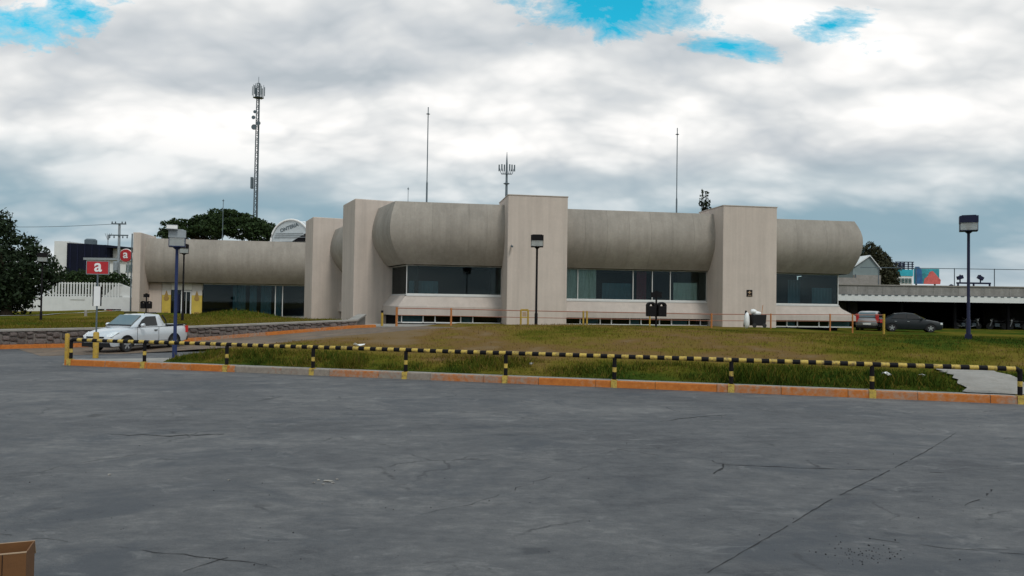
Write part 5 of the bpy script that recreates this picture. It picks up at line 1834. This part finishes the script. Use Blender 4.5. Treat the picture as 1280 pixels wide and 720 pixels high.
MB().prism([(bx0 + 0.1, zb0), (bx0 + 1.6, zb0), (bx0 + 1.4, zb1 - 0.3), (bx0 + 0.9, zb1 + 0.4), (bx0 + 0.1, zb1 + 0.4)], -0.05, -0.004).build('blue_print', bluep, pn)
cxr = X(1165, YBB); hzr = zb1 - zb0
pts = [(cxr - 1.7, zb0 - 0.0), (cxr - 1.5, zb0 + 0.35 * hzr), (cxr - 0.9, zb0 + 0.5 * hzr), (cxr - 0.5, zb0 + 0.8 * hzr), (cxr + 0.1, zb0 + 0.86 * hzr), (cxr + 0.7, zb0 + 0.66 * hzr), (cxr + 1.2, zb0 + 0.45 * hzr), (cxr + 1.7, zb0 + 0.28 * hzr), (cxr + 1.6, zb0)]
MB().prism(pts, -0.06, -0.005).build('red_print', redp, pn)
for x in (bx0 + 0.6, bx1 - 0.6):
    MB().tube([(x, 0.5, -0.4), (x, 0.5, zb1 - 0.3)], 0.18, 8).build('leg', M['steel_dk'], bb)

# ------------------------------------------------------------------ vehicles
def loft(sections, closed_ends=True):
    """sections: list of rings (equal length) of points"""
    mb = MB(); n = len(sections[0])
    vs = [p for s in sections for p in s]
    fs = []
    for i in range(len(sections) - 1):
        for k in range(n):
            fs.append((i * n + k, i * n + (k + 1) % n, (i + 1) * n + (k + 1) % n, (i + 1) * n + k))
    if closed_ends:
        fs.append(tuple(range(n))); fs.append(tuple((len(sections) - 1) * n + k for k in range(n))[::-1])
    mb.add(vs, fs)
    return mb

def body_ring(x, w, z0, z1, belt=0.72, crown=0.03):
    """cross-section of the lower body at station x: half width w, from z0 to z1"""
    h = z1 - z0
    half = [(0, z0), (w * 0.80, z0), (w * 0.955, z0 + 0.08 * h), (w * 0.995, z0 + 0.35 * h), (w, z0 + 0.55 * h), (w * 0.985, z0 + 0.80 * h), (w * 0.93, z0 + 0.95 * h), (w * 0.80, z1), (0, z1 + crown)]
    return [(x, y, z) for y, z in half] + [(x, -y, z) for y, z in half[-2:0:-1]]

def cab_ring(x, wb, wt, z0, z1):
    half = [(0, z0), (wb, z0), (lerp(wb, wt, 0.55), lerp(z0, z1, 0.55)), (wt, z1 - 0.05), (wt * 0.90, z1 - 0.005), (0, z1 + 0.015)]
    return [(x, y, z) for y, z in half] + [(x, -y, z) for y, z in half[-2:0:-1]]

def wheel_obj(parent, x, y, r, w=0.19, side=1):
    wh = bpy.data.objects.new('wheel', None); COL.objects.link(wh); wh.parent = parent; wh.location = (x, y, r)
    MB().lathe([(r * 0.62, -w / 2), (r * 0.90, -w / 2), (r, -w / 2 + 0.04), (r, w / 2 - 0.04), (r * 0.90, w / 2), (r * 0.62, w / 2)], 24, 'Y').build('tyre', M['rubber'], wh, smooth=True)
    mb = MB()
    yo = side * (w / 2 - 0.035)
    mb.lathe([(r * 0.63, yo - 0.01), (r * 0.63, yo + side * 0.012 + 0.01)], 24, 'Y', mi=1)
    mb.lathe([(r * 0.14, yo), (r * 0.13, yo + side * 0.045 + 0.002)], 10, 'Y')
    for k in range(5):
        a = 2 * math.pi * k / 5
        T = Matrix.Translation((0, yo + side * 0.022, 0)) @ Matrix.Rotation(a, 4, 'Y')
        mb.box(-0.035, 0.035, -0.014, 0.014, 0.02, r * 0.60, 0, T)
    for k in range(20):
        a0, a1 = 2 * math.pi * k / 20, 2 * math.pi * (k + 1) / 20
        yy = yo + side * 0.02
        mb.add([(r * 0.56 * math.cos(a0), yy, r * 0.56 * math.sin(a0)), (r * 0.65 * math.cos(a0), yy, r * 0.65 * math.sin(a0)), (r * 0.65 * math.cos(a1), yy, r * 0.65 * math.sin(a1)), (r * 0.56 * math.cos(a1), yy, r * 0.56 * math.sin(a1))], [(0, 1, 2, 3)])
    mb.build('rim', [M['rim'], M['black']], wh)
    return wh

def arch(parent, x, y, r, side):
    """dark wheel arch disc with a lip"""
    mb = MB(); n = 18; yy = y + side * 0.006
    pts = [(x + r * math.cos(math.pi * k / n), yy, 0.30 + r * math.sin(math.pi * k / n)) for k in range(n + 1)]
    vs = pts + [(x + r, yy, 0.2), (x - r, yy, 0.2)]
    mb.add(vs, [tuple(range(n + 1)) + (n + 2, n + 1)])  # flat dark sheet standing in for the shade inside the wheel well
    mb.tube([(p[0], p[1], p[2]) for p in pts], 0.022, 6)
    return mb.build('wheel_arch', M['plastic'], parent)

def side_glass(parent, poly, y0, y1, zlo, zhi, side, m_=None, name='side_window'):
    """pane following the cab's inward lean; poly in x,z"""
    f = lambda z: lerp(y0, y1, (z - zlo) / (zhi - zlo))
    vs = [(x, side * (f(z) + 0.012), z) for x, z in poly] + [(x, side * (f(z) - 0.01), z) for x, z in poly]
    n = len(poly)
    return MB().add(vs, [tuple(range(n)), tuple(range(2 * n - 1, n - 1, -1))] + [(k, (k + 1) % n, n + (k + 1) % n, n + k) for k in range(n)]).build(name, m_ or M['carglass'], parent)

# --- the pickup: x forward
def pickup(loc, rz, label):
    t = thing('pickup_truck', label, 'pickup', loc, rz)
    W = 0.83
    st = [(2.18, 0.62, 0.34, 0.60), (2.12, 0.70, 0.24, 0.68), (1.95, 0.79, 0.20, 0.78), (1.55, 0.825, 0.20, 0.88), (1.05, W, 0.20, 0.955), (0.80, W, 0.20, 0.985), (0.2, W, 0.20, 1.0), (-0.45, W, 0.20, 1.0), (-1.2, W, 0.22, 1.0), (-1.9, 0.82, 0.26, 1.02), (-2.15, 0.80, 0.30, 1.02), (-2.22, 0.77, 0.36, 1.0)]
    loft([body_ring(x, w, a, b) for x, w, a, b in st]).build('body', M['silver'], t, smooth=True)
    # glasshouse: dark glass volume with body-coloured roof and pillars
    cz0, cz1 = 0.985, 1.50
    cab = [(1.02, 0.70, 0.66, cz0 - 0.02, cz0 + 0.02), (0.70, 0.76, 0.68, cz0, 1.20), (0.30, 0.775, 0.64, cz0, 1.44), (0.05, 0.78, 0.63, cz0, 1.50), (-0.45, 0.78, 0.63, cz0, 1.505), (-0.66, 0.78, 0.63, cz0, 1.48), (-0.80, 0.77, 0.63, cz0, 1.30), (-0.95, 0.76, 0.70, cz0, cz0 + 0.06)]
    MB_ = loft([cab_ring(*c) for c in cab])
    MB_.build('cabin', M['silver'], t, smooth=True)
    # windscreen
    f = [(0.98, -0.64, 1.015), (0.98, 0.64, 1.015), (0.34, 0.575, 1.435), (0.34, -0.575, 1.435)]
    nrm = Vector((0.42, 0, 0.64)).normalized() * 0.030
    MB().add([Vector(p) + nrm * 1.4 for p in f] + [Vector(p) - nrm * 0.3 for p in f], [(0, 1, 2, 3), (7, 6, 5, 4), (0, 4, 5, 1), (1, 5, 6, 2), (2, 6, 7, 3), (3, 7, 4, 0)]).build('windscreen', MATS_WS, t)
    MB().add([Vector(p) + nrm * 1.55 for p in ((0.985, -0.66, 1.01), (0.985, 0.66, 1.01), (0.93, 0.65, 1.05), (0.93, -0.65, 1.05))], [(0, 1, 2, 3)]).build('wiper_cowl', M['plastic'], t)
    MB().add([(-0.70, -0.52, 1.44), (-0.70, 0.52, 1.44), (-0.92, 0.58, 1.06), (-0.92, -0.58, 1.06)], [(0, 1, 2, 3)]).build('rear_window', M['carglass'], t)
    for sd_i in (-1, 1):
        side_glass(t, [(0.70, 1.03), (-0.38, 1.03), (-0.36, 1.42), (0.18, 1.41), (0.42, 1.28)], 0.79, 0.655, cz0, 1.48, sd_i, GLS)
        dr_ = MB()
        yy = sd_i * (W + 0.004)
        dr_.box(0.775, 0.785, yy - 0.004, yy + 0.004, 0.32, 0.98).box(-0.425, -0.415, yy - 0.004, yy + 0.004, 0.32, 0.98).build('door_seam', M['black'], t)
        MB().cbox((-0.25, yy, 0.84), (0.16, 0.035, 0.045)).build('door_handle', M['plastic'], t)
        MB().box(-0.95, 0.85, yy - 0.02, yy + 0.016, 0.33, 0.42).build('side_moulding', M['greycar'], t)
        mr = MB().lathe([(0.03, -0.05), (0.10, -0.03), (0.115, 0.02), (0.06, 0.07)], 12, 'Y', Matrix.Translation((0.62, sd_i * 0.96, 1.06)) @ Matrix.Diagonal((1.05, 1.0, 0.78, 1))).build('door_mirror', M['silver'], t, smooth=True)
        MB().tube([(0.66, sd_i * 0.80, 1.02), (0.63, sd_i * 0.95, 1.05)], 0.03, 6).build('mirror_stalk', M['plastic'], mr)
        # head lamp, tail lamp
        hl = [(2.14, 0.60, 0.60), (2.05, 0.755, 0.62), (1.72, 0.80, 0.80), (1.88, 0.62, 0.80), (2.08, 0.50, 0.70)]
        MB().add([(x + 0.025, sd_i * (y + 0.02), z + 0.02) for x, y, z in hl] + [(x - 0.05, sd_i * (y - 0.04), z - 0.05) for x, y, z in hl], [tuple(range(5)), tuple(range(9, 4, -1))] + [(k, (k + 1) % 5, 5 + (k + 1) % 5, 5 + k) for k in range(5)]).build('head_lamp', M['headl'], t)
        MB().box(-2.225, -2.07, sd_i * 0.80 - 0.045, sd_i * 0.80 + 0.02, 0.68, 0.98).build('tail_lamp', M['taill'], t)
        for wx in (1.33, -1.35):
            arch(t, wx, sd_i * (W - 0.003), 0.37, sd_i)
            wheel_obj(t, wx, sd_i * (W - 0.085), 0.295, 0.19, sd_i)
        MB().tube([(0.15, sd_i * 0.56, 1.53), (0.10, sd_i * 0.56, 1.555), (-0.50, sd_i * 0.56, 1.56), (-0.58, sd_i * 0.56, 1.53)], 0.022, 6).build('roof_bar', M['plastic'], t)
        MB().tube([(-0.88, sd_i * 0.80, 1.0), (-0.86, sd_i * 0.79, 1.22), (-0.74, sd_i * 0.68, 1.46)], 0.03, 6).build('cab_guard', M['plastic'], t)
        MB().box(-2.16, -0.92, sd_i * 0.76 - 0.05, sd_i * 0.76 + 0.05, 1.018, 1.055).build('bed_rail', M['plastic'], t)
    MB().box(-2.1, -0.95, -0.70, 0.70, 1.021, 1.035).build('bed_cover', M['plastic'], t)
    MB().box(2.16, 2.20, -0.46, 0.46, 0.58, 0.64).build('grille', M['plastic'], t)
    MB().box(2.02, 2.19, -0.70, 0.70, 0.22, 0.40).build('air_intake', M['plastic'], t)
    MB().box(2.196, 2.215, -0.24, 0.24, 0.46, 0.56).build('number_plate', M['white'], t)
    for sy in (-0.55, 0.55):
        MB().lathe([(0.06, -0.02), (0.05, 0.03)], 10, M4=Matrix.Translation((2.15, sy, 0.40)) @ Matrix.Rotation(R(90), 4, 'Y')).build('fog_lamp', M['headl'], t)
    MB().box(-2.28, -2.14, -0.76, 0.76, 0.34, 0.50).build('rear_bumper', M['plastic'], t, bevel=0.02)
    MB().add([(-2.0, 0.55, 0.22), (2.0, 0.55, 0.22), (2.0, -0.55, 0.22), (-2.0, -0.55, 0.22)], [(0, 1, 2, 3)]).build('underside', M['black'], t)
    return t
def glossdark():
    m = mat('windscreen_glass', (0.12, 0.14, 0.14), 0.04, var=0.02, spec=0.9, coat=1.0)  # base colour raised to mimic a bright interior behind the glass
    return m
MATS_WS = glossdark()
GLS = mat('side_glass_dark', (0.02, 0.022, 0.024), 0.08, var=0.02, spec=0.35)
hd = R(180 + 71)
pf = gz(158, 440.5, -0.0)
# front-left wheel (nearest) stands at pf: centre = pf - R*(1.33, +-0.75)
ca, sa = math.cos(hd), math.sin(hd)
fx, fy = 1.33 * 0.96, 0.80
cxp, cyp = pf.x - (ca * fx - sa * fy), pf.y - (sa * fx + ca * fy)
pk_t = pickup((cxp, cyp, 0.01), hd, 'silver two-door pickup truck driving down beside the stone wall')
# pitch with the ramp
pk_t.rotation_euler = (0, R(0.5), hd)
pk_t.location.z = 0.02
pk_t.scale = (0.93, 0.95, 0.98)

# --- saloon cars
def saloon(loc, rz, label, paint, L=4.3, H=1.45, hatch=False, name='parked_car'):
    t = thing(name, label, 'car', loc, rz)
    W = 0.86; k = L / 4.3; h = H / 1.45
    st = [(2.15, 0.62, 0.36, 0.62), (2.08, 0.74, 0.24, 0.70), (1.85, 0.83, 0.19, 0.80), (1.3, 0.855, 0.18, 0.90), (0.85, W, 0.18, 0.95), (0, W, 0.18, 0.97), (-1.0, W, 0.18, 0.99), (-1.6, 0.85, 0.20, 1.0), (-1.95, 0.82, 0.26, 0.98), (-2.1, 0.76, 0.34, 0.94), (-2.15, 0.66, 0.42, 0.86)]
    loft([body_ring(x * k, w, a * h, b * h) for x, w, a, b in st]).build('body', paint, t, smooth=True)
    if hatch:
        cab = [(1.05, 0.72, 0.70, 0.92, 0.96), (0.6, 0.79, 0.70, 0.95, 1.24), (0.2, 0.80, 0.66, 0.95, 1.42), (-0.4, 0.80, 0.66, 0.95, 1.46), (-1.3, 0.80, 0.66, 0.95, 1.42), (-1.7, 0.79, 0.66, 0.95, 1.34), (-2.0, 0.78, 0.72, 0.95, 0.99)]
        poly1 = [(0.72, 1.0), (-0.3, 1.0), (-0.3, 1.38), (0.15, 1.37), (0.4, 1.27)]; poly2 = [(-0.38, 1.0), (-1.75, 1.03), (-1.6, 1.28), (-1.3, 1.37), (-0.38, 1.38)]
        rear = [(-2.02, -0.62, 1.02), (-2.02, 0.62, 1.02), (-1.74, 0.56, 1.33), (-1.74, -0.56, 1.33)]
    else:
        cab = [(1.0, 0.72, 0.70, 0.92, 0.96), (0.6, 0.79, 0.70, 0.95, 1.20), (0.2, 0.80, 0.66, 0.95, 1.40), (-0.3, 0.80, 0.66, 0.95, 1.45), (-0.9, 0.80, 0.66, 0.95, 1.41), (-1.3, 0.79, 0.67, 0.95, 1.24), (-1.75, 0.76, 0.72, 0.95, 0.99)]
        poly1 = [(0.68, 1.0), (-0.3, 1.0), (-0.3, 1.37), (0.12, 1.35), (0.38, 1.25)]; poly2 = [(-0.38, 1.0), (-1.35, 1.02), (-1.15, 1.24), (-0.85, 1.34), (-0.38, 1.37)]
        rear = [(-1.72, -0.6, 1.02), (-1.72, 0.6, 1.02), (-1.0, 0.54, 1.38), (-1.0, -0.54, 1.38)]
    loft([cab_ring(x * k, a, b, c * h, d * h) for x, a, b, c, d in cab]).build('cabin', paint, t, smooth=True)
    f = [(0.99, -0.66, 0.985), (0.99, 0.66, 0.985), (0.26, 0.58, 1.38), (0.26, -0.58, 1.38)]
    MB().add([(x * k + 0.03, y, z * h + 0.03) for x, y, z in f], [(0, 1, 2, 3)]).build('windscreen', MATS_WS, t)
    MB().add([(x * k - 0.03, y, z * h + 0.03) for x, y, z in rear], [(0, 1, 2, 3)]).build('rear_window', MATS_WS, t)
    for s_ in (-1, 1):
        for pl_ in (poly1, poly2):
            side_glass(t, [(x * k, z * h) for x, z in pl_], 0.81, 0.685, 0.95 * h, 1.42 * h, s_, GLS)
        MB().cbox((0.70 * k, s_ * 0.93, 1.0 * h), (0.12, 0.16, 0.11)).build('door_mirror', paint, t, bevel=0.02)
        for x in (-0.2, -1.05):
            MB().cbox((x * k, s_ * (W + 0.005), 0.80 * h), (0.15, 0.03, 0.035)).build('door_handle', M['rim'], t)
        MB().box(1.93 * k, 2.10 * k, s_ * 0.66 - 0.14, s_ * 0.66 + 0.13, 0.58 * h, 0.74 * h).build('head_lamp', M['headl'], t, bevel=0.03)
        MB().box(-2.14 * k, -1.95 * k, s_ * 0.70 - 0.12, s_ * 0.70 + 0.11, 0.66 * h, (1.25 if hatch else 0.92) * h).build('tail_lamp', M['taill'], t, bevel=0.02)
        for wx in (1.30 * k, -1.30 * k):
            arch(t, wx, s_ * (W - 0.003), 0.38, s_)
            wheel_obj(t, wx, s_ * (W - 0.09), 0.31, 0.2, s_)
    MB().box(2.10 * k, 2.17 * k, -0.45, 0.45, 0.40, 0.58).build('grille', M['rim'], t)
    MB().box(-2.19 * k, -2.10 * k, -0.28, 0.28, 0.55, 0.68).build('number_plate', M['white'], t)
    MB().box(-2.2 * k, -2.02 * k, -0.74, 0.74, 0.32, 0.50).build('rear_bumper', M['plastic'], t, bevel=0.02)
    return t
YCAR = 58
c_ = at(1137, 414.5, YCAR)
saloon((c_.x, YCAR, c_.z - 0.02), R(-20), 'charcoal saloon car parked in front of the dark carport', M['darkcar'], 4.3, 1.45)
c_ = at(1088, 411, YCAR + 2.5)
saloon((c_.x, YCAR + 2.5, at(1085, 414, YCAR + 2.5).z), R(58), 'grey hatchback with red tail lamps parked behind the plinth end', M['greycar'], 4.2, 1.60, True)

# --- motorcycles parked in the shade
def motorcycle(loc, rz, label):
    t = thing('motorcycle', label, 'motorcycle', loc, rz, group='motorcycles under the carport')
    for x in (-0.62, 0.62):
        w = bpy.data.objects.new('wheel', None); COL.objects.link(w); w.parent = t; w.location = (x, 0, 0.3)
        MB().lathe([(0.22, -0.05), (0.29, -0.05), (0.31, 0.0), (0.29, 0.05), (0.22, 0.05)], 20, 'Y').build('tyre', M['rubber'], w, smooth=True)
        MB().lathe([(0.23, -0.02), (0.23, 0.02)], 20, 'Y').build('rim', M['steel_dk'], w)
    MB().tube([(0.62, 0.06, 0.3), (0.42, 0.06, 0.92)], 0.03, 6).tube([(0.62, -0.06, 0.3), (0.42, -0.06, 0.92)], 0.03, 6).build('fork', M['rim'], t)
    MB().tube([(0.40, -0.36, 1.02), (0.44, -0.1, 0.98), (0.44, 0.1, 0.98), (0.40, 0.36, 1.02)], 0.018, 6).build('handlebar', M['rim'], t)
    MB().prism([(0.38, 0.70), (0.30, 0.88), (0.0, 0.86), (-0.08, 0.72), (0.1, 0.66)], -0.13, 0.13).build('fuel_tank', M['darkcar'], t, bevel=0.04)
    MB().prism([(-0.02, 0.74), (-0.05, 0.82), (-0.5, 0.84), (-0.72, 0.92), (-0.74, 0.84), (-0.45, 0.74)], -0.12, 0.12).build('seat', M['plastic'], t, bevel=0.03)
    MB().cbox((0.05, 0, 0.42), (0.42, 0.28, 0.34)).build('engine', M['steel_dk'], t, bevel=0.05)
    MB().tube([(0.1, -0.12, 0.32), (-0.3, -0.15, 0.25), (-0.75, -0.17, 0.34)], 0.04, 8).build('exhaust', M['rim'], t, smooth=True)
    MB().tube([(-0.62, 0, 0.3), (-0.1, 0, 0.45), (0.35, 0, 0.85)], 0.035, 6).tube([(-0.1, 0, 0.45), (-0.5, 0, 0.78)], 0.03, 6).build('frame', M['black'], t)
    MB().lathe([(0.03, -0.04), (0.10, 0.02), (0.10, 0.05)], 12, M4=Matrix.Translation((0.52, 0, 0.86)) @ Matrix.Rotation(R(90), 4, 'Y')).build('headlamp', M['headl'], t, smooth=True)
    return t
for k, (px, rz_) in enumerate(((1203, 20), (1216, 12), (1247, 160), (1259, 25), (1272, 165))):
    Y = YC + 1.9 + 0.3 * (k % 2)
    motorcycle((X(px, Y), Y, 0.475), R(rz_), 'motorcycle parked in the shade of the carport')

# ------------------------------------------------------------------ cracks, litter and the cardboard box
crackm = mat('crack_dark', (0.018, 0.018, 0.02), 1.0, var=0.2)  # even dark tone for the crack strips
def crack(pix, wd=0.014, jag=0.03, seed=0):
    r_ = random.Random(seed)
    P_ = [gz(x, y, 0.0) for x, y in pix]
    dense = []
    for a, b in zip(P_[:-1], P_[1:]):
        n = max(2, int((b - a).length / 0.12))
        for k in range(n):
            dense.append(a.lerp(b, k / n))
    dense.append(P_[-1])
    L, Rr = [], []
    for i, p in enumerate(dense):
        d = (dense[min(i + 1, len(dense) - 1)] - dense[max(0, i - 1)]); d.z = 0; d.normalize()
        nn = Vector((-d.y, d.x, 0))
        p = p + nn * r_.uniform(-jag, jag)
        w = wd * r_.uniform(0.25, 1.3) * (0.3 + 0.7 * math.sin(math.pi * min(1, max(0.02, i / len(dense)))) ** 0.4)
        L.append((*(p + nn * w).xy, 0.004)); Rr.append((*(p - nn * w).xy, 0.004))
    mb = MB()
    on = True
    for i in range(len(L) - 1):
        if r_.random() < (0.16 if on else 0.30):
            on = not on
        if on or wd > 0.015:
            mb.add([L[i], L[i + 1], Rr[i + 1], Rr[i]], [(0, 1, 2, 3)])
    return mb.build('crack', crackm, lot_o, fix=False)
crack([(884, 716), (960, 672), (1040, 624), (1105, 592), (1160, 563), (1195, 541)], 0.009, 0.006, 1)
crack([(888, 576), (905, 581), (1000, 585), (1100, 588)], 0.012, 0.03, 2)
crack([(905, 580), (903, 587), (890, 592)], 0.02, 0.02, 3)
crack([(140, 543), (175, 544), (215, 545), (280, 543)], 0.03, 0.05, 4)
crack([(0, 668), (160, 686), (300, 702), (430, 722)], 0.005, 0.02, 5)
crack([(230, 715), (262, 703), (285, 697)], 0.006, 0.015, 6)
crack([(1205, 632), (1228, 622), (1240, 612)], 0.012, 0.02, 7)
crack([(1090, 611), (1200, 619), (1228, 621)], 0.007, 0.03, 8)
crack([(1080, 672), (1170, 684), (1290, 694)], 0.006, 0.02, 9)
crack([(520, 645), (600, 628), (690, 595), (760, 578)], 0.004, 0.04, 10)
crack([(760, 560), (800, 566), (860, 573)], 0.006, 0.03, 11)
crack([(825, 527), (870, 521), (910, 519)], 0.016, 0.04, 12)
crack([(1145, 590), (1180, 591)], 0.012, 0.02, 13)

def scrap(px, py, z, w, h, label, k, col='white'):
    p = gz(px, py, z)
    mb = MB(); r_ = random.Random(k); n = 8
    top = [(p.x + w * (0.7 + 0.5 * r_.random()) * math.cos(6.283 * i / n), p.y + h * (0.7 + 0.5 * r_.random()) * math.sin(6.283 * i / n), zlower(p.x, p.y) + 0.06 + r_.uniform(0, 0.10) if z > 0.05 else 0.006 + r_.uniform(0, 0.012)) for i in range(n)]
    bot = [(x, y, zz_ - 0.012 if z > 0.05 else zz_ - 0.005) for x, y, zz_ in top]
    mb.add(top + bot, [tuple(range(n)), tuple(range(2 * n - 1, n - 1, -1))] + [(i, (i + 1) % n, n + (i + 1) % n, n + i) for i in range(n)])
    return tag(mb.build('litter_scrap', M[col], None), label, 'litter')
scrap(450, 447.5, 0.25, 0.22, 0.10, 'long pale scrap of litter in the weeds behind the kerb', 1)
scrap(1108, 468.5, 0.45, 0.11, 0.12, 'crumpled white litter in the grass by the concrete path', 2)
scrap(1153, 473, 0.40, 0.08, 0.08, 'small white litter scrap nearer the concrete path', 3)
scrap(664, 461, 0.3, 0.07, 0.08, 'small pale scrap in the weeds beside a barrier post', 4, 'conc')
scrap(752, 483, 0.0, 0.09, 0.06, 'flat pale scrap lying on the tarmac against the kerb', 5, 'conc')
scrap(410, 602, 0.0, 0.055, 0.035, 'flattened pale scrap on the open tarmac beside smaller flecks', 6, 'conc')
for k, (fx_, fy_) in enumerate(((398, 601), (404, 606), (416, 604), (392, 604), (421, 600), (286, 601), (137, 594))):
    tag(scrap(fx_, fy_, 0.0, 0.018, 0.014, 'x', 20 + k, 'conc'), 'tiny pale fleck of litter on the open tarmac', 'litter', 'pale flecks on the tarmac')
# loose grit on the lot
mb = MB(); r_ = random.Random(5)
for _ in range(230):
    if r_.random() < 0.35:
        p = gz(1085 + r_.gauss(0, 28), 692 + r_.gauss(0, 8), 0)
    else:
        p = gz(r_.uniform(0, 1280), 510 + 200 * r_.random(), 0)
    s = r_.uniform(0.003, 0.010)
    a = r_.uniform(0, 6.28)
    vs = [(p.x + s * math.cos(a + 2.09 * k), p.y + s * math.sin(a + 2.09 * k), 0.001) for k in range(3)] + [(p.x, p.y, s * 1.1)]
    mb.add(vs, [(0, 1, 3), (1, 2, 3), (2, 0, 3)])
gr = mb.build('grit', M['black'], None, fix=False)
tag(struct(gr, 'stuff'), 'dark loose grit scattered on the tarmac', 'grit')

# cardboard box at the camera's feet
cc = gz(33, 691, 0.62)
bx = thing('cardboard_box', 'open brown cardboard box standing on the tarmac', 'box', (cc.x, cc.y, 0), R(22))
Lx, Ly, Hb, T = 0.62, 0.24, 0.62, 0.008
MB().box(-Lx, 0, 0, T, 0, Hb).build('front_panel', M['card'], bx)
MB().box(-Lx, 0, Ly - T, Ly, 0, Hb).build('back_panel', M['card'], bx)
MB().box(-T, 0, T + 0.001, Ly - T - 0.001, 0, Hb).build('side_panel', M['card'], bx)
MB().box(-Lx, -Lx + T, T + 0.001, Ly - T - 0.001, 0, Hb).build('side_panel', M['card'], bx)
MB().box(-Lx + T, -T, T, Ly - T, 0.0, 0.01).build('bottom_panel', M['card'], bx)
MB().box(-Lx, 0.0, -0.002, 0.010, Hb + 0.0005, Hb + 0.006).build('rim', M['card_in'], bx)
fl = MB().box(-Lx, 0, 0, 0.10, -0.004, 0.004).build('flap', M['card_in'], bx, (0, Ly, Hb)); fl.rotation_euler = (R(-62), 0, 0)
MB().box(-0.36, -0.28, -0.003, 0.0, 0.0, Hb - 0.03).build('tape', M['card_in'], bx)
MB().box(-0.12, -0.116, -0.002, 0.0, 0, Hb).build('fold_line', M['black'], bx)
